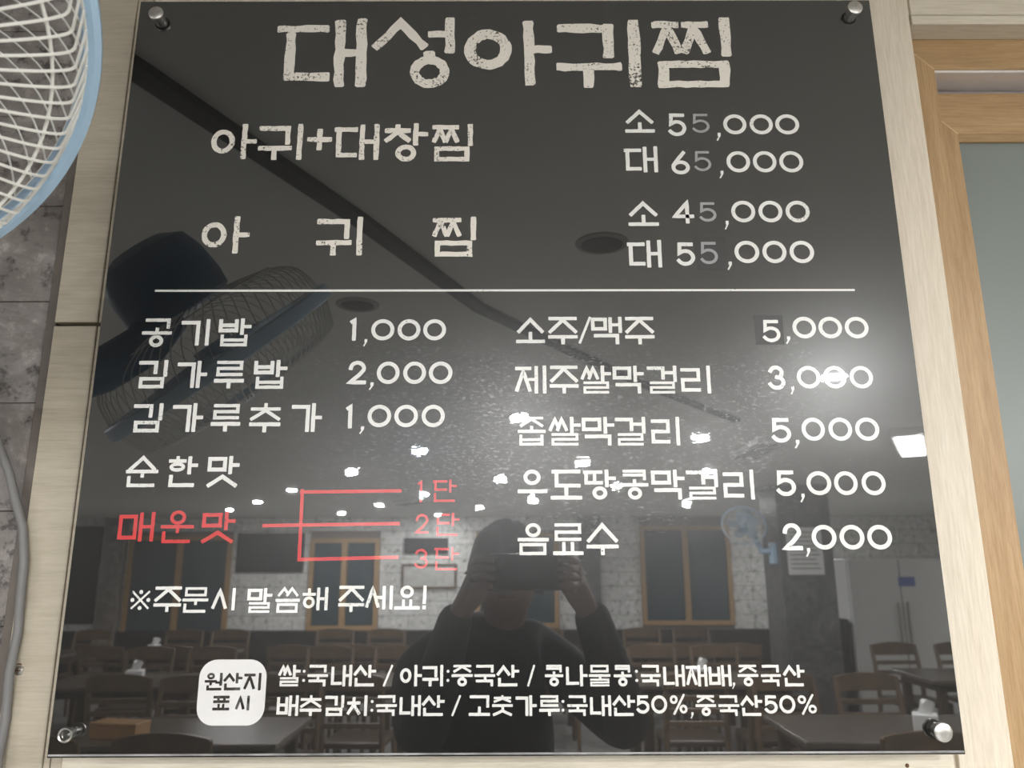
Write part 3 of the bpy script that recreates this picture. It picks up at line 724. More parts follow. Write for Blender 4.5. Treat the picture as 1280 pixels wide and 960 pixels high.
title = MB()
for i, (pl, t) in enumerate(TITLE):
    # traced ends are outer ends: draw without cap extension
    A, B = Vector(pl[0]), Vector(pl[-1])
    q = [tuple(p) for p in pl]
    d0 = (Vector(q[0])-Vector(q[1])).normalized()*t*.5; d1 = (Vector(q[-1])-Vector(q[-2])).normalized()*t*.5
    q[0] = tuple(Vector(q[0])-d0); q[-1] = tuple(Vector(q[-1])-d1)
    stroke_poly(title, q, 0, t, .095, -0.15-0.006*i)
for i, (x, z_, rx, rz, t) in enumerate(TITLE_RINGS):
    ring_poly(title, x, z_, rx, rz, t, .07, -0.15-0.006*(i+30), 34)
bpart(to_m(title), 'title_lettering', M['worn'], 'large worn cream title lettering', auto=None)
for nm, mt, t, items in LINES:
    mb = MB()
    jit = {'worn': .075, 'white': .035, 'red': .04, 'redthin': .05, 'grey': .0, 'black': .03}[mt]
    lift = -0.34 if mt in ('black', 'grey') or 'patch' in nm else -0.15
    words = [[items[0]]]
    for it in items[1:]:
        p = words[-1][-1]
        if it[1]-p[3] > 0.32*(p[4]-p[2]) and it[0] != ',' or 'mild' in nm or 'hot' in nm: words.append([])
        elif it[0] == ',' and it[1]-p[3] > 12: words.append([])
        words[-1].append(it)
    for wd in words:
        mb = MB()
        for ch, x0, z0, x1, z1 in wd:
            glyph(mb, ch, (x0, z0, x1, z1), t, jit, lift)
        bpart(to_m(mb), 'lettering', M[mt], nm, auto=None)
mb = MB(); stroke_poly(mb, DIVIDER, 0, 2.5, 0, -0.15)
bpart(to_m(mb), 'divider_line', M['white'], 'thin white dividing line', auto=None)
mb = MB()
for k in range(0, 8, 2): stroke_poly(mb, [BRACKET[k], BRACKET[k+1]], 0, 3.6, .03, -0.15-.005*k)
bpart(to_m(mb), 'bracket_line', M['red'], 'red three-way bracket line', auto=None)
def round_rect(x0, z0, x1, z1, r, y, n=8):
    p = []
    for cx, cz, a in ((x1-r, z1-r, 0), (x0+r, z1-r, 90), (x0+r, z0+r, 180), (x1-r, z0+r, 270)):
        for i in range(n+1):
            w = math.radians(a+90*i/n); p.append((cx+r*math.cos(w), y, cz+r*math.sin(w)))
    return p
mb = MB(); p = round_rect(*BADGE, 17.0, -0.15); mb.add(p, [tuple(range(len(p)))])
bpart(to_m(mb), 'origin_badge', M['badge'], 'white rounded badge', auto=None)
for P_ in (PATCH1, PATCH2):
    mb = MB(); mb.box(P_[0], P_[2], -0.25, -0.02, P_[1], P_[3])
    bpart(to_m(mb), 'price_patch', M['patch'], 'dark pasted price patch', auto=None)
CABLE = [(-0.72, 0.12), (-0.69, 0.2), (-0.6021, 0.2092), (-0.5789, 0.1633), (-0.5634, 0.1309), (-0.5482, 0.099), (-0.5354, 0.0703), (-0.5251, 0.0404), (-0.5177, 0.0068), (-0.5165, -0.0262), (-0.5149, -0.0666), (-0.5159, -0.1061), (-0.5157, -0.1523), (-0.5158, -0.1899), (-0.5162, -0.2193), (-0.565, -0.35), (-0.566, -0.8), (-0.566, -1.2)]

# ================================================================ wall fan (front grille, rim, rear grille, blades, motor, bracket)
M['fan_blue'] = plain('pale_blue_plastic', (0.42, 0.60, 0.78), 0.35, 0, 0.04)
M['fan_wire'] = plain('white_coated_wire', (0.78, 0.77, 0.72), 0.4, 0, 0.03)
M['fan_motor'] = plain('deep_blue_plastic', (0.05, 0.13, 0.24), 0.4, 0, 0.05)
M['fan_blade'] = plain('translucent_blue_blade', (0.30, 0.45, 0.60), 0.3, 0, 0.04)
FN = Vector((0.533, -0.434, -0.726)).normalized()
FC = Vector((-0.479, -DIST + 0.398, EYE + 0.335))
fa = FN.orthogonal().normalized(); fb = FN.cross(fa)
FM = Matrix(((fa.x, fb.x, FN.x, FC.x), (fa.y, fb.y, FN.y, FC.y), (fa.z, fb.z, FN.z, FC.z), (0, 0, 0, 1)))
fan = thing('wall_fan', (-0.78, 0.040, EYE + 0.10), 'wall fan with white wire grille and pale blue rim beside the menu board', 'fan')
FL = Matrix.Translation(-fan.location) @ FM
def fpart(mb, name, mat, parent=None, auto=0.7):
    o = mb.build(name, mat, parent or fan, auto=auto)
    o.matrix_local = FL if parent is None else Matrix.Identity(4)
    return o
RR = 0.21
rim = fpart(MB().lathe([(0.1965, -0.002), (0.1965, 0.010), (0.203, 0.0135), (0.208, 0.012), (RR, 0.006), (RR, -0.008), (0.206, -0.011), (0.200, -0.008)], 120, closed_prof=True), 'rim_band', M['fan_blue'])
front = fpart(MB().tube([(0.168*math.cos(2*PI*i/90), 0.168*math.sin(2*PI*i/90), 0.0600) for i in range(90)], 0.0013, 6, True)
              .tube([(0.1985*math.cos(2*PI*i/120), 0.1985*math.sin(2*PI*i/120), 0.010) for i in range(120)], 0.0016, 6, True)
              .tube([(0.060*math.cos(2*PI*i/60), 0.060*math.sin(2*PI*i/60), 0.0700) for i in range(60)], 0.0014, 6, True), 'front_grille', M['fan_wire'])
badge_f = fpart(MB().lathe([(0.0001, 0.079), (0.030, 0.078), (0.050, 0.074), (0.060, 0.070), (0.058, 0.066), (0.0001, 0.066)], 40), 'grille_badge', M['fan_blue'], front)
def wire(prof, r):
    q = []
    for i in range(len(prof)-1):          # smooth curve through the profile points
        p0, p1, p2, p3 = prof[max(i-1, 0)], prof[i], prof[i+1], prof[min(i+2, len(prof)-1)]
        for k in range(3):
            u = k/3
            q.append(tuple(0.5*(2*b+(c-a)*u+(2*a-5*b+4*c-d)*u*u+(3*b-a-3*c+d)*u**3) for a, b, c, d in zip(p0, p1, p2, p3)))
    q.append(prof[-1])
    pts = [(rr*math.cos(w), rr*math.sin(w), z_) for rr, z_, w in q]
    return MB().tube(pts, r, 5).mesh('grille_wire', 1.2)
SW = 1.0
wf = wire([(0.056, 0.0695, 0.0), (0.09, 0.0705, 0.004), (0.125, 0.0690, 0.010), (0.150, 0.0655, 0.016), (0.168, 0.0615, 0.021), (0.1785, 0.0570, 0.025), (0.1825, 0.0530, 0.030), (0.1850, 0.0470, 0.037), (0.1985, 0.0105, 0.100)], 0.00115)
wf.materials.append(M['fan_wire'])
NW = 94
for k in range(NW):
    o = obj('grille_wire', wf, None, front); o.rotation_euler = (0, 0, 2*PI*k/NW)
rear = fpart(MB().tube([(0.150*math.cos(2*PI*i/90), 0.150*math.sin(2*PI*i/90), -0.0800) for i in range(90)], 0.0013, 6, True)
             .tube([(0.1985*math.cos(2*PI*i/120), 0.1985*math.sin(2*PI*i/120), -0.006) for i in range(120)], 0.0016, 6, True), 'rear_grille', M['fan_wire'])
wr = wire([(0.1985, -0.006, 0.0), (0.193, -0.040, 0.05), (0.180, -0.062, 0.11), (0.150, -0.0785, 0.20), (0.10, -0.090, 0.34), (0.060, -0.0945, 0.45)], 0.0009)
wr.materials.append(M['fan_wire'])
NR = 64
for k in range(NR):
    o = obj('grille_wire', wr, None, rear); o.rotation_euler = (0, 0, 2*PI*k/NR)
hub = fpart(MB().lathe([(0.0001, 0.030), (0.022, 0.028), (0.032, 0.018), (0.034, -0.03), (0.0001, -0.03)], 32), 'blade_hub', M['fan_blade'])
bl = MB()
nb = 10
vs = []; fs = []
for i in range(nb+1):
    r_ = 0.030 + 0.118*i/nb
    sp = 0.95*math.sin(PI*(0.28+0.60*i/nb))*0.62
    for j in range(7):
        w = (j/6-0.5)*2*sp; tw = (0.020-0.008*i/nb)*(j/6-0.5)*2
        vs.append((r_*math.cos(w), r_*math.sin(w), tw))
for i in range(nb):
    for j in range(6): fs.append((i*7+j, i*7+j+1, (i+1)*7+j+1, (i+1)*7+j))
n0 = len(vs); vs += [(a, b, c-0.0018) for a, b, c in vs]; fs += [tuple(n0+i for i in q[::-1]) for q in fs]
bm_ = bl.add(vs, fs, True).mesh('blade'); bm_.materials.append(M['fan_blade'])
for k in range(5):
    o = obj('blade', bm_, None, hub); o.rotation_euler = (0, 0, 2*PI*k/5+0.3)
motor = fpart(MB().lathe([(0.0001, -0.090), (0.072, -0.092), (0.084, -0.099), (0.087, -0.125), (0.084, -0.170), (0.074, -0.200), (0.045, -0.215), (0.0001, -0.219)], 40), 'motor_housing', M['fan_motor'])
def fworld(p): return Vector(p) - fan.location
mc = FC - FN*0.135
arm = MB().tube([fworld(mc + Vector((0, 0, -0.045))), fworld(mc + Vector((-0.015, 0.03, -0.10))), fworld(mc + Vector((-0.04, 0.10, -0.16))), fworld((-0.70, -0.16, EYE+0.19)), fworld((-0.765, -0.02, EYE+0.165))],
                [0.034, 0.034, 0.032, 0.030, 0.034], 16)
arm.build('bracket_arm', M['fan_motor'], fan)
MB().bevel_box(-0.055, 0.055, -0.060, 0.0, 0.0, 0.20, 0.012).build('wall_box', M['fan_motor'], fan)
for k in range(3):
    MB().lathe([(0.0001, -0.010), (0.008, -0.010), (0.009, 0.0)], 16, (-0.028+0.028*k, -0.060, 0.05), (0, 1, 0)).build('switch_knob', M['fan_wire'], fan)

# grey cable hugging the edge of the timber
pts = CABLE
cab = MB().tube([(x, -DIST + 0.843 - 0.004*math.sin(i*1.3)**2, EYE+z_) for i, (x, z_) in enumerate(pts)], 0.0046, 10)
tag(cab.build('power_cable', M['rubber']), 'grey power cable running down beside the whitewashed timber', 'cable')

# ================================================================ dining room behind the photographer
def downlight(x, y, mat, label, group, lit=True):
    d = thing('downlight', (x, y, CEIL), label, 'downlight', group)
    MB().lathe([(0.048, -0.002), (0.050, -0.006), (0.062, -0.004), (0.064, 0.0), (0.048, 0.0)], 28).build('trim_ring', M['fix_white'] if lit else M['fix_grey'], d)
    dm = 0.007 if lit else 0.004
    MB().lathe([(0.048, -0.002), (0.045, -0.002-0.45*dm), (0.036, -0.002-0.78*dm), (0.020, -0.002-0.96*dm), (0.0001, -0.002-dm)], 24).build('diffuser', mat, d)
    return d
M['fix_white'] = plain('white_fixture', (0.75, 0.75, 0.74), 0.4, 0, 0.03)
M['fix_grey'] = plain('grey_fixture', (0.30, 0.30, 0.29), 0.5, 0, 0.03)
M['fix_black'] = plain('black_fixture', (0.012, 0.012, 0.012), 0.5, 0, 0.05)
for k, (x, y) in enumerate([(1.33,-2.25),(0.05,-3.14),(1.15,-3.79),(0.54,-4.92),(1.65,-5.56),(-1.30,-5.48),(-0.09,-6.05),(1.04,-6.73),(-2.22,-7.03),(-0.93,-7.52),(0.26,-8.30),(-3.04,-8.51),(-1.67,-9.08),(-3.85,-9.85),(-0.41,-9.56),(-2.48,-10.59),(-1.11,-11.03)]):
    downlight(x, y, M['lamp'], 'small round white ceiling lamp added to brighten the room', 'lit downlights')
for x, y in ((2.9, -1.4), (3.6, -2.7), (-3.1, -2.2), (-4.2, -4.6), (4.6, -4.6), (6.3, -6.2), (-5.6, -7.4), (2.2, -8.9), (4.15, -10.2), (3.9, -9.2)):  # extra lamps, added to brighten the menu wall and the far wall
    downlight(x, y, M['lamp'], 'small round white ceiling lamp added to brighten the room', 'lit downlights')
downlight(-0.61, -4.32, M['lamp_blue'], 'round downlight with a bluish cast in the ceiling', None)
for x, y in ((0.22, -0.90), (-0.45, -1.34)):
    downlight(x, y, M['fix_black'], 'unlit dark round downlight near the menu wall', 'unlit downlights', False)
# black duct running askew over the ceiling
dp = [(-0.68, -0.02), (-0.57, -0.23), (-0.33, -0.755), (-0.09, -1.355), (0.22, -1.84), (0.56, -2.35), (1.2, -3.2)]
mb = MB()
vs = []
for i, (x, y) in enumerate(dp):
    a = Vector(dp[max(i-1, 0)]); b = Vector(dp[min(i+1, len(dp)-1)]); d = (b-a).normalized(); nn = Vector((-d.y, d.x))*0.021
    for sx, zz_ in ((1, CEIL), (1, CEIL-0.016), (-1, CEIL-0.016), (-1, CEIL)): vs.append((x+nn.x*sx, y+nn.y*sx, zz_))
fs = [(0,1,2,3), tuple(len(vs)-4+i for i in (3,2,1,0))]
for i in range(len(dp)-1):
    for k in range(4): fs.append((4*i+k, 4*i+(k+1) % 4, 4*i+4+(k+1) % 4, 4*i+4+k))
tag(mb.add(vs, fs).build('cable_duct', M['fix_black']), 'black cable duct running askew across the ceiling', 'duct')
tl = thing('tube_light', (2.45, -3.85, CEIL), 'long white surface light on the ceiling near the refrigerator', 'light', None, math.atan2(-0.77, 0.43))
MB().bevel_box(-0.42, 0.42, -0.09, 0.09, -0.05, 0.0, 0.008).build('housing', M['fix_white'], tl)
MB().bevel_box(-0.40, 0.40, -0.07, 0.07, -0.065, -0.048, 0.006).build('diffuser', M['lamp_panel'], tl)
for x, y, rz, lb in ((1.62, -4.2, 1.6, 'white slotted ceiling vent beside the long surface light'), (-1.2, -8.5, 1.05, 'white slotted ceiling vent among the far downlights')):
    v = thing('ceiling_vent', (x, y, CEIL), lb, 'vent', None, rz)
    MB().bevel_box(-0.36, 0.36, -0.10, 0.10, -0.03, 0.0, 0.005).build('frame', M['fix_white'], v)
    for k in range(4): MB().box(-0.33, 0.33, -0.075+0.04*k, -0.055+0.04*k, -0.036, -0.028).build('slat', M['fix_grey'], v)

# ---- far wall with windows, white stone tiles and a black skirting
far = struct(MB().box(W0, W1, BACK-0.12, BACK, 0, CEIL).build('wall_back', M['grout']), 'far dining room wall of white stone tiles and windows', 'wall')
M['oak_far'] = oak('oak_window_far', (8, 8, 0.8), (30, 30, 1.6))
wins = [(-6.05, -4.42, -1.08, 0.465), (-3.18, -2.08, -0.98, 0.42), (-0.55, 0.75, -0.95, 0.5), (2.05, 3.48, -0.92, 0.60)]
for k, (x0, x1, z0, z1) in enumerate(wins):
    w = bpy.data.objects.new('window_%d' % (k+2), None); COL.objects.link(w)
    struct(w, ['oak framed window in the far wall beside the wall menu', 'oak framed window in the far wall left of the framed picture', 'oak framed window in the far wall behind the photographer',
               'oak framed window in the far wall near the black column'][k], 'window')
    z0 += EYE; z1 += EYE; t = 0.07
    xm = (x0+x1)/2
    for a in ((x0, x0+t, z0, z1), (x1-t, x1, z0, z1), (x0+t, x1-t, z1-t, z1), (x0+t, x1-t, z0, z0+t), (xm-0.045, xm+0.045, z0+t, z1-t)):
        MB().box(a[0], a[1], BACK-0.02, BACK+0.06, a[2], a[3]).build('frame', M['oak_far'], w)
    for a in ((x0+t, xm-0.045), (xm+0.045, x1-t)):
        MB().box(a[0], a[1], BACK-0.01, BACK+0.02, z0+t, z1-t).build('pane', M['tinted'], w)
# tiles
zs = EYE - 0.98
tcache = {}
TW, TH2 = 0.60, 0.216
row = 0; z = zs
while z < CEIL - 0.02:
    h = min(TH2, CEIL-z); x = W0 - (0.3 if row % 2 else 0.0)
    while x < W1:
        a, b = max(x, W0), min(x+TW, W1)
        segs = [(a, b)]
        for (wx0, wx1, wz0, wz1) in wins:
            if z < wz1+EYE-0.02 and z+h > wz0+EYE+0.02:
                ns = []
                for s0, s1 in segs:
                    if s1 <= wx0 or s0 >= wx1: ns.append((s0, s1))
                    else:
                        if s0 < wx0: ns.append((s0, wx0))
                        if s1 > wx1: ns.append((wx1, s1))
                segs = ns
        for s0, s1 in segs:
            if s1-s0 < 0.03: continue
            key = (round(s1-s0, 3), round(h, 3))
            if key not in tcache:
                tcache[key] = MB().box(0.004, key[0]-0.004, 0, 0.012, 0.004, key[1]-0.004).mesh('tile'); tcache[key].materials.append(M['white_tile'])
            obj('tile', tcache[key], None, far, (s0, BACK-0.001, z))
        x += TW
    z += TH2; row += 1
bb = struct(MB().box(W0, W1, BACK, BACK+0.09, 0, EYE-0.985).build('baseboard_back', M['black_stone']), 'black stone skirting under the far windows', 'baseboard')
for nm, x0, x1, lb in (('trim_7', 1.08, 1.40, 'dark marble pilaster on the far wall right of the photographer'), ('trim_8', -6.42, -6.10, 'grey marble pilaster on the far wall beside the wall menu')):
    struct(MB().bevel_box(x0, x1, BACK, BACK+0.16, 0, CEIL, 0.006).build(nm, M['marble_dark'] if nm == 'trim_7' else M['marble']), lb, 'pilaster')
def panel(name, x0, x1, z0, z1, mat, label, cat, fmat, depth=0.05):
    t = thing(name, ((x0+x1)/2, BACK, EYE+z0), label, cat)
    w, h = (x1-x0)/2, z1-z0
    MB().box(-w+0.03, w-0.03, 0.0, depth*0.7, 0.03, h-0.03).build('sheet', mat, t)
    for a in ((-w, -w+0.03, 0, h), (w-0.03, w, 0, h), (-w+0.03, w-0.03, 0, 0.03), (-w+0.03, w-0.03, h-0.03, h)):
        MB().box(a[0], a[1], 0.0, depth, a[2], a[3]).build('frame', fmat, t)
M['dark_paper'] = plain('dark_print', (0.02, 0.022, 0.025), 0.3, 0, 0.3, 20)
M['pale_paper'] = plain('pale_print', (0.50, 0.50, 0.48), 0.5, 0, 0.15, 12)
M['dark_wood'] = plain('dark_brown_wood', (0.050, 0.032, 0.020), 0.38, 0, 0.3, 9)
M['mid_wood'] = plain('mid_brown_wood', (0.115, 0.075, 0.045), 0.36, 0, 0.25, 9)
M['table_top'] = plain('dark_table_laminate', (0.085, 0.070, 0.058), 0.22, 0, 0.2, 6)
M['orange_wood'] = plain('honey_wood', (0.36, 0.20, 0.085), 0.4, 0, 0.15, 9)
panel('wall_menu', -7.10, -6.50, -0.87, 0.62, M['dark_paper'], 'tall dark menu panel on the far wall beside a grey pilaster', 'menu panel', M['fix_black'])
panel('notice_board', -4.34, -3.28, -0.10, 0.50, M['dark_paper'], 'wide dark notice board on the white tiles between windows', 'notice board', M['fix_black'])
panel('framed_picture', -1.72, -0.86, -0.36, 0.02, M['pale_paper'], 'pale framed picture on the white tiles', 'picture', M['mid_wood'])
panel('wall_shelf_box', -1.69, -1.00, 0.18, 0.42, M['dark_paper'], 'dark shallow wall box above the framed picture', 'wall box', M['fix_black'])

# ---- black column with a notice and a second fan
col_x0, col_x1, col_y = 2.56, 3.07, -6.68
struct(MB().bevel_box(col_x0, col_x1, col_y-0.5, col_y, 0, CEIL, 0.006).build('trim_9', M['marble_dark']), 'dark grey marble column standing in the dining room', 'column')
nt = thing('notice_sheet', (2.80, col_y, EYE-0.10), 'white printed notice sheet on the marble column', 'notice')
MB().box(-0.17, 0.17, 0.0, 0.004, 0.0, 0.44).build('paper', M['fix_white'], nt)
for k in range(9):
    MB().box(-0.14, 0.14-0.02*(k % 3), 0.0035, 0.0046, 0.05+0.042*k, 0.065+0.042*k).build('print_line', M['fix_grey'], nt)
fan2 = thing('wall_fan', (2.56, -6.80, EYE+0.0), 'wall fan on the side of the marble column', 'fan')
def f2(src, parent=None):
    c = src.copy(); COL.objects.link(c); c.parent = parent or fan2
    return c
C2 = Vector((-0.32, 0.10, 0.36))
n2 = Vector((-0.35, 0.75, -0.55)).normalized(); a2 = n2.orthogonal().normalized(); b2 = n2.cross(a2)
F2 = Matrix(((a2.x, b2.x, n2.x, C2.x), (a2.y, b2.y, n2.y, C2.y), (a2.z, b2.z, n2.z, C2.z), (0, 0, 0, 1)))
for s_ in (rim, hub, motor):
    c = f2(s_); c.matrix_local = F2
    if s_ is hub:
        for b in hub.children:
            if b.name.startswith('blade'): f2(b, c)
    if s_ is motor:
        c.data = motor.data.copy(); c.data.materials.clear(); c.data.materials.append(M['fan_blue'])
for src, wm, nn_ in ((front, wf, 48), (rear, wr, 40)):
    c = f2(src); c.matrix_local = F2
    for k in range(nn_):
        o = obj('grille_wire', wm, None, c); o.rotation_euler = (0, 0, 2*PI*k/nn_)
m2 = C2 - n2*0.15
MB().tube([m2, m2 + Vector((0.05, -0.03, -0.12)), (-0.12, -0.02, 0.12), (-0.02, 0, 0.12)], [0.032, 0.03, 0.03, 0.034], 14).build('bracket_arm', M['fan_blue'], fan2)
MB().bevel_box(-0.05, 0.0, -0.055, 0.055, 0.0, 0.20, 0.01).build('wall_box', M['fan_blue'], fan2)

# ---- white refrigerator and black cabinet at the right
fr = thing('refrigerator', (4.20, -8.10, 0), 'tall white refrigerator behind the dining chairs', 'refrigerator')
MB().bevel_box(-0.55, 0.55, -0.34, 0.30, 0.05, 1.65, 0.015).build('body', M['fix_white'], fr)
MB().box(-0.5, 0.5, -0.3, 0.25, 0.0, 0.06).build('plinth', M['fix_black'], fr)
for s_ in (-1, 1):
    d = MB().bevel_box(min(0.005*s_, 0.545*s_), max(0.005*s_, 0.545*s_), 0.30, 0.35, 0.07, 1.64, 0.012).build('door', M['fix_white'], fr)
    MB().bevel_box(0.05*s_-0.012, 0.05*s_+0.012, 0.35, 0.385, 0.75, 1.20, 0.006).build('handle', M['steel'], d)
M['blue_mark'] = plain('blue_sticker', (0.05, 0.10, 0.42), 0.4)
MB().box(-0.02, 0.16, 0.3495, 0.3515, 1.36, 1.46).build('sticker', M['blue_mark'], fr)
cb = thing('side_cabinet', (3.32, -8.05, 0), 'low black cabinet beside the white refrigerator', 'cabinet')
MB().bevel_box(-0.30, 0.30, -0.3, 0.25, 0.04, 1.02, 0.01).build('body', M['fix_black'], cb)
MB().box(-0.26, 0.26, -0.26, 0.21, 0.0, 0.05).build('plinth', M['dark_wood'], cb)
for s_ in (-1, 1):
    d = MB().bevel_box(min(0.004*s_, 0.29*s_), max(0.004*s_, 0.29*s_), 0.25, 0.27, 0.07, 1.0, 0.005).build('door', M['fix_black'], cb)
    MB().bevel_box(0.03*s_-0.006, 0.03*s_+0.006, 0.27, 0.29, 0.5, 0.65, 0.003).build('handle', M['steel'], d)

# ---- tables and chairs
def make_chair():
    c = thing('dining_chair', (0, 0, 0), 'dark brown wooden ladder-back chair at a dining table', 'chair', 'ladder-back dining chairs')
    MB().bevel_box(-0.21, 0.21, -0.20, 0.22, 0.43, 0.47, 0.012).build('seat', M['dark_wood'], c)
    for s_ in (-1, 1):
        MB().tube([(0.195*s_, 0.20, 0.44), (0.20*s_, 0.215, 0.0)], [0.020, 0.016], 8).build('leg', M['mid_wood'], c)
        MB().tube([(0.205*s_, -0.25, 0.0), (0.20*s_, -0.195, 0.45), (0.20*s_, -0.225, 0.72), (0.20*s_, -0.265, 0.88)], [0.017, 0.020, 0.019, 0.016], 8).build('back_post', M['mid_wood'], c)
        MB().tube([(0.198*s_, 0.205, 0.22), (0.20*s_, -0.22, 0.22)], 0.010, 6).build('stretcher', M['mid_wood'], c)
    for z_, h_ in ((0.56, 0.035), (0.64, 0.035), (0.72, 0.035)):
        yb = -0.212-0.055*max(0, (z_-0.6)/0.35)
        MB().bevel_box(-0.195, 0.195, yb-0.012, yb+0.008, z_, z_+h_, 0.004).build('slat', M['mid_wood'], c)
    vs = []; fs = []
    for i in range(13):
        u = -1+2*i/12; x = 0.205*u; zt = 0.885+0.025*(1-u*u); yb = -0.262
        vs += [(x, yb-0.013, 0.80), (x, yb+0.009, 0.80), (x, yb+0.007, zt), (x, yb-0.013, zt)]
    for i in range(12):
        for k in range(4): fs.append((4*i+k, 4*i+(k+1) % 4, 4*i+4+(k+1) % 4, 4*i+4+k))
    fs += [(0,1,2,3), (51,50,49,48)]
    MB().add(vs, fs).build('crest_rail', M['mid_wood'], c)
    return c
def make_table():
    t = thing('dining_table', (0, 0, 0), 'dark rectangular dining table', 'table', 'dining tables')
    MB().bevel_box(-0.60, 0.60, -0.36, 0.36, 0.715, 0.75, 0.008).build('table_top', M['table_top'], t)
    MB().box(-0.54, 0.54, -0.30, 0.30, 0.66, 0.716).build('apron', M['dark_wood'], t)
    for sx in (-1, 1):
        for sy in (-1, 1):
            MB().bevel_box(0.51*sx-0.03, 0.51*sx+0.03, 0.28*sy-0.03, 0.28*sy+0.03, 0.0, 0.70, 0.004).build('leg', M['dark_wood'], t)
    return t
chair0 = make_chair(); table0 = make_table()
ORD = ['first', 'second', 'third', 'fourth', 'fifth']
spots = []
for rw, (y, xs) in enumerate(((-3.6, (2.05, -1.75)), (-5.46, (1.5, -1.3, -2.9)), (-7.35, (1.75, 0.1, -1.7, -3.4, -5.0)))):
    for q, x in enumerate(xs): spots.append((x, y, '%s table from refrigerator side, %s row behind the person' % (ORD[q], ORD[rw])))
spots.append((3.75, -5.6, 'table between the marble column and the refrigerator'))
first = True
ti = 0
for (x, y, where) in spots:
    t = table0 if first else copy_tree(table0)
    t.location = (x, y, 0); t.rotation_euler.z = random.uniform(-0.03, 0.03)
    t['label'] = 'dark rectangular dining ' + where
    for sx in (-0.29, 0.29):
        for sy in (1, -1):
            c = chair0 if first else copy_tree(chair0)
            first = False
            c.location = (x+sx+random.uniform(-.03, .03), y+sy*(0.62+random.uniform(0, .03)), 0)
            c.rotation_euler.z = (PI if sy > 0 else 0) + random.uniform(-.07, .07)
            c['label'] = ('brown chair backing the menu wall, ' if sy > 0 else 'brown chair facing the menu wall, ') + where
    if ti % 2 == 0:
        b = thing('tissue_box', (x+random.uniform(-.3, .3), y+0.1, 0.75), 'white tissue box, ' + where, 'tissue box', 'tissue boxes on the tables', random.uniform(-.5, .5))
        MB().bevel_box(-0.06, 0.06, -0.055, 0.055, 0, 0.085, 0.006).build('box', M['fix_white'], b)
        vs = []
        for i in range(8): vs.append((0.03*math.cos(i*PI/4), 0.012*math.sin(i*PI/4), 0.083))
        for i in range(8): vs.append((0.02+0.035*math.cos(i*PI/4), 0.01*math.sin(i*PI/4)+0.01, 0.135+0.012*(i % 3)))
        MB().add(vs, [(i, (i+1) % 8, 8+(i+1) % 8, 8+i) for i in range(8)]+[tuple(range(8, 16))], True).build('tissue', M['fix_white'], b)
    elif ti % 4 == 1:
        b = thing('cutlery_box', (x-0.25, y+0.18, 0.75), 'honey wooden cutlery box, ' + where, 'box', 'cutlery boxes on the tables', 0.2)
        MB().bevel_box(-0.13, 0.13, -0.06, 0.06, 0, 0.06, 0.004).build('box', M['orange_wood'], b)
        MB().bevel_box(-0.133, 0.133, -0.063, 0.063, 0.058, 0.078, 0.004).build('lid', M['orange_wood'], b)
    ti += 1

# ================================================================ the photographer
M['skin'] = plain('skin', (0.25, 0.155, 0.115), 0.5, 0, 0.06)
M['jacket'] = plain('navy_black_jacket', (0.012, 0.014, 0.018), 0.75, 0, 0.15)
M['trousers'] = plain('dark_trousers', (0.015, 0.015, 0.018), 0.8, 0, 0.15)
M['hair'] = plain('black_hair', (0.010, 0.009, 0.008), 0.5, 0, 0.2)
M['shoe'] = plain('black_shoe', (0.012, 0.012, 0.012), 0.4)
M['phone_m'] = plain('dark_phone', (0.02, 0.02, 0.022), 0.2, 0, 0.05)
M['lens'] = plain('lens_glass', (0.004, 0.004, 0.006), 0.05)
M['eye_white'] = plain('eye', (0.6, 0.58, 0.55), 0.2)
def skin_mesh(name, verts, edges, radii, root, mat, parent, sub=2):
    me = bpy.data.meshes.new(name)
    me.from_pydata(verts, edges, [])
    o = obj(name, me, mat, parent)
    md = o.modifiers.new('skin', 'SKIN'); md.use_smooth_shade = True
    for i, r_ in enumerate(radii):
        sv = me.skin_vertices[0].data[i]
        sv.radius = r_ if isinstance(r_, tuple) else (r_, r_)
    me.skin_vertices[0].data[root].use_root = True
    s_ = o.modifiers.new('sub', 'SUBSURF'); s_.levels = sub; s_.render_levels = sub
    return o
PX, PY = -0.055, -1.20
man = thing('person', (PX, PY, 0), 'person in dark jacket holding up a phone to the menu board', 'person')
def P_(x, y, z): return (x-PX, y-PY, z)
# ---- body: pelvis, spine, neck, head, arms, hands with fingers, legs, feet in one skinned skeleton
V = []; E_ = []; Rd = []
def jv(p, r_, frm=None):
    V.append(p); Rd.append(r_)
    if frm is not None: E_.append((frm, len(V)-1))
    return len(V)-1
pel = jv(P_(PX, PY, 0.92), (0.13, 0.10))
wst = jv(P_(PX, PY+0.005, 1.08), (0.12, 0.09), pel)
chs = jv(P_(PX, PY-0.01, 1.28), (0.145, 0.10), wst)
nkb = jv(P_(-0.02, PY+0.0, 1.435), (0.062, 0.060), chs)
nk = jv(P_(-0.015, PY+0.025, 1.475), (0.052, 0.052), nkb)
hd0 = jv(P_(-0.012, PY+0.045, 1.515), (0.062, 0.070), nk)
hd1 = jv(P_(-0.010, PY+0.045, 1.575), (0.076, 0.092), hd0)
hd2 = jv(P_(-0.010, PY+0.035, 1.625), (0.062, 0.075), hd1)
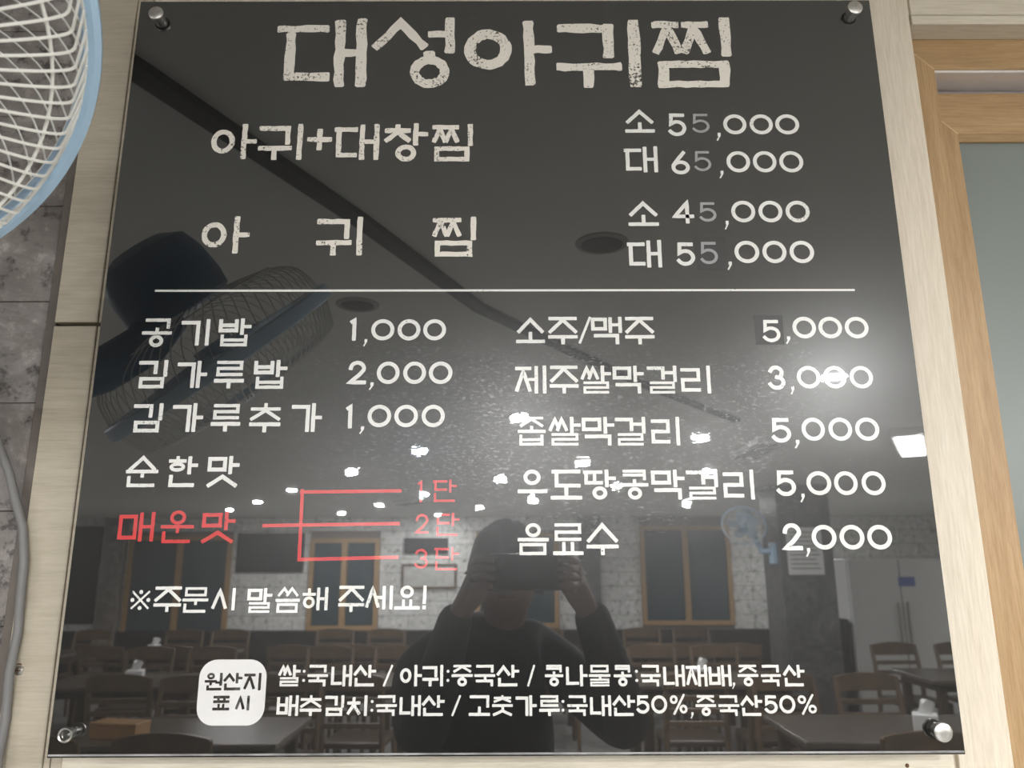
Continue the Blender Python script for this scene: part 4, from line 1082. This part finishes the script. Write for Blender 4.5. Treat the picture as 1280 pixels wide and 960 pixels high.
for s_ in (-1, 1):
    hip = jv(P_(PX+0.09*s_, PY, 0.87), (0.085, 0.085), pel)
    kn = jv(P_(PX+0.11*s_, PY+0.01, 0.50), (0.056, 0.058), hip)
    cf = jv(P_(PX+0.115*s_, PY-0.015, 0.36), (0.050, 0.052), kn)
    an = jv(P_(PX+0.12*s_, PY-0.02, 0.10), (0.036, 0.038), cf)
    ft = jv(P_(PX+0.125*s_, PY+0.05, 0.045), (0.036, 0.034), an)
    jv(P_(PX+0.135*s_, PY+0.15, 0.034), (0.034, 0.026), ft)
# phone: landscape, its lens at the camera
ph_c = Vector((0.030, -DIST, EYE)) - Vector(_fw)*0.010 + Vector(_up)*(-0.012)
hand_pts = {}
for s_ in (-1, 1):
    sh = jv(P_(PX+0.170*s_, PY-0.01, 1.335), (0.046, 0.048), chs)
    if s_ > 0:
        el = (0.265, -1.03, 1.235); wr_ = (0.165, -0.885, 1.50)
    else:
        el = (-0.200, -1.00, 1.22); wr_ = (-0.112, -0.885, 1.495)
    e0 = jv(P_((PX+0.175*s_+el[0])/2, (PY+el[1])/2, (1.33+el[2])/2), 0.040, sh)
    e1 = jv(P_(*el), 0.040, e0)
    f1 = jv(P_(el[0]*.65+wr_[0]*.35, el[1]*.65+wr_[1]*.35, el[2]*.65+wr_[2]*.35), 0.036, e1)
    w1 = jv(P_(*wr_), (0.026, 0.023), f1)
    # palm behind the phone's end, knuckles up
    px_ = ph_c.x + s_*0.100
    pa = jv(P_(px_+0.012*s_, -0.868, 1.545), (0.030, 0.020), w1)
    hand_pts[s_] = pa
    for k in range(4):
        kz = 1.556 + 0.017*k
        ky = -0.853 - (kz - ph_c.z)*0.235
        ln = (0.020, 0.026, 0.027, 0.024)[k]
        a = jv(P_(px_+0.006*s_, ky, kz), 0.0105, pa)
        b = jv(P_(px_-0.004*s_, ky+0.026+0.15*ln, kz+0.003), 0.0092, a)
        c = jv(P_(px_-0.018*s_, ky+0.042, kz+0.004), 0.0085, b)
        jv(P_(px_-0.018*s_-ln*s_*0.8, ky+0.043, kz+0.002), 0.0075, c)
    th = jv(P_(px_-0.018*s_, -0.872, 1.556), 0.0120, pa)
    t2_ = jv(P_(px_-0.042*s_, -0.856, 1.574), 0.0100, th)
    jv(P_(px_-0.058*s_, -0.843, 1.588), 0.0085, t2_)
skin_mesh('body', V, E_, Rd, pel, M['skin'], man)
# ---- face
def hp(mb, name, mat): return mb.build(name, mat, man, auto=None)
hx, hy, hz_ = -0.010, PY+0.045, 1.582
def ell(cx, cy, cz, rx, ry, rz, n=16):
    m_ = MB(); vs = []; fs = []
    for i in range(n+1):
        a = PI*i/n
        for k in range(n):
            w = 2*PI*k/n; vs.append((cx+rx*math.sin(a)*math.cos(w)-PX, cy+ry*math.sin(a)*math.sin(w)-PY, cz+rz*math.cos(a)))
    for i in range(n):
        for k in range(n): fs.append((i*n+k, i*n+(k+1) % n, (i+1)*n+(k+1) % n, (i+1)*n+k))
    return m_.add(vs, fs, True)
hp(ell(hx, hy+0.012, hz_-0.010, 0.072, 0.088, 0.108), 'head_shape', M['skin'])
hp(ell(hx, hy+0.100, hz_-0.020, 0.014, 0.020, 0.024), 'nose', M['skin'])
for s_ in (-1, 1):
    hp(ell(hx+0.030*s_, hy+0.084, hz_+0.008, 0.013, 0.009, 0.008), 'eye', M['eye_white'])
    hp(ell(hx+0.075*s_, hy+0.000, hz_-0.012, 0.010, 0.020, 0.032), 'ear', M['skin'])
M['lip'] = plain('lip', (0.36, 0.15, 0.12), 0.5)
hp(ell(hx, hy+0.087, hz_-0.060, 0.024, 0.009, 0.008), 'mouth', M['lip'])
# hair: a cap of hair over the crown, back and sides
vs = []; fs = []
n1, n2_ = 14, 28
for i in range(n1+1):
    for k in range(n2_):
        w = 2*PI*k/n2_
        front_ = max(0.0, math.sin(w))
        lim = (0.66 - 0.24*front_)*PI
        a = lim*i/n1
        wob = 1+0.03*math.sin(7*w+i)+0.02*math.sin(13*w)
        vs.append((hx-PX+0.084*wob*math.sin(a)*math.cos(w), hy-PY-0.004+0.108*wob*math.sin(a)*math.sin(w), hz_+0.004+0.112*wob*math.cos(a)))
for i in range(n1):
    for k in range(n2_): fs.append((i*n2_+k, i*n2_+(k+1) % n2_, (i+1)*n2_+(k+1) % n2_, (i+1)*n2_+k))
hr = hp(MB().add(vs, fs, True), 'hair', M['hair'])
so = hr.modifiers.new('thick', 'SOLIDIFY'); so.thickness = 0.014; so.offset = -1
# ---- jacket
V = []; E_ = []; Rd = []
pel = jv(P_(PX, PY, 0.86), (0.165, 0.125))
wst = jv(P_(PX, PY, 1.06), (0.160, 0.120), pel)
chs = jv(P_(PX, PY-0.01, 1.27), (0.190, 0.130), wst)
nkb = jv(P_(-0.02, PY, 1.415), (0.092, 0.082), chs)
jv(P_(-0.018, PY+0.016, 1.490), (0.078, 0.078), nkb)
for s_ in (-1, 1):
    tp = jv(P_(PX+0.095*s_, PY-0.005, 1.395), (0.068, 0.070), nkb)
    sh = jv(P_(PX+0.190*s_, PY-0.01, 1.345), (0.066, 0.070), tp)
    if s_ > 0: el = (0.268, -1.03, 1.230); wr_ = (0.163, -0.882, 1.520)
    else: el = (-0.200, -1.00, 1.22); wr_ = (-0.110, -0.882, 1.516)
    e0 = jv(P_((PX+0.185*s_+el[0])/2, (PY+el[1])/2, (1.345+el[2])/2), 0.066, sh)
    e1 = jv(P_(*el), 0.060, e0)
    f1 = jv(P_(el[0]*.6+wr_[0]*.4, el[1]*.6+wr_[1]*.4, el[2]*.6+wr_[2]*.4), 0.054, e1)
    f2_ = jv(P_(el[0]*.15+wr_[0]*.85, el[1]*.15+wr_[1]*.85, el[2]*.15+wr_[2]*.85), (0.043, 0.041), f1)
    jv(P_(*wr_), (0.040, 0.038), f2_)
skin_mesh('jacket', V, E_, Rd, pel, M['jacket'], man)
V = []; E_ = []; Rd = []
pel = jv(P_(PX, PY, 0.93), (0.145, 0.112))
for s_ in (-1, 1):
    hip = jv(P_(PX+0.09*s_, PY, 0.84), (0.100, 0.102), pel)
    kn = jv(P_(PX+0.11*s_, PY+0.008, 0.50), (0.074, 0.076), hip)
    jv(P_(PX+0.12*s_, PY-0.018, 0.09), (0.062, 0.064), kn)
skin_mesh('trousers', V, E_, Rd, pel, M['trousers'], man)
for s_ in (-1, 1):
    sh_ = MB()
    n = 14; vs = []; fs = []
    for i in range(n+1):
        u = i/n; yy = PY-0.085+0.285*u; w = 0.046*(math.sin(PI*min(1, 0.12+u*0.88))**0.4)*(0.9+0.2*u); h = 0.115-0.065*min(1, u*1.7) if u < .95 else 0.045
        x = PX+0.13*s_
        vs += [(x-w-PX, yy-PY, 0.0), (x+w-PX, yy-PY, 0.0), (x+w*.92-PX, yy-PY, h*.6), (x+w*.4-PX, yy-PY, h), (x-w*.4-PX, yy-PY, h), (x-w*.92-PX, yy-PY, h*.6)]
    for i in range(n):
        for k in range(6): fs.append((6*i+k, 6*i+(k+1) % 6, 6*i+6+(k+1) % 6, 6*i+6+k))
    fs += [tuple(range(6)), tuple(range(6*n, 6*n+6))]
    hp(sh_.add(vs, fs, True), 'shoe', M['shoe'])
# ---- phone
ph = thing('smartphone', tuple(ph_c), 'dark smartphone held sideways in the person\'s hands', 'phone')
R_ph = Matrix(((_rt.x, _fw.x, _up.x), (_rt.y, _fw.y, _up.y), (_rt.z, _fw.z, _up.z))).to_4x4()
def php(mb, name, mat):
    o = mb.build(name, mat, ph); o.matrix_local = R_ph; return o
php(MB().bevel_box(-0.080, 0.080, -0.004, 0.004, -0.038, 0.038, 0.0035), 'case', M['phone_m'])
php(MB().bevel_box(-0.076, 0.076, -0.0045, -0.0035, -0.034, 0.034, 0.0004), 'screen', M['lens'])
php(MB().bevel_box(-0.068, -0.030, 0.0035, 0.0055, -0.004, 0.030, 0.0008), 'camera_island', M['phone_m'])
for x_, z_ in ((-0.058, 0.022), (-0.058, 0.004), (-0.040, 0.013)):
    php(MB().lathe([(0.0001, 0.0068), (0.0062, 0.0068), (0.0070, 0.0062), (0.0070, 0.0050)], 20, (x_, 0, z_), (0, 1, 0)), 'lens', M['lens'])
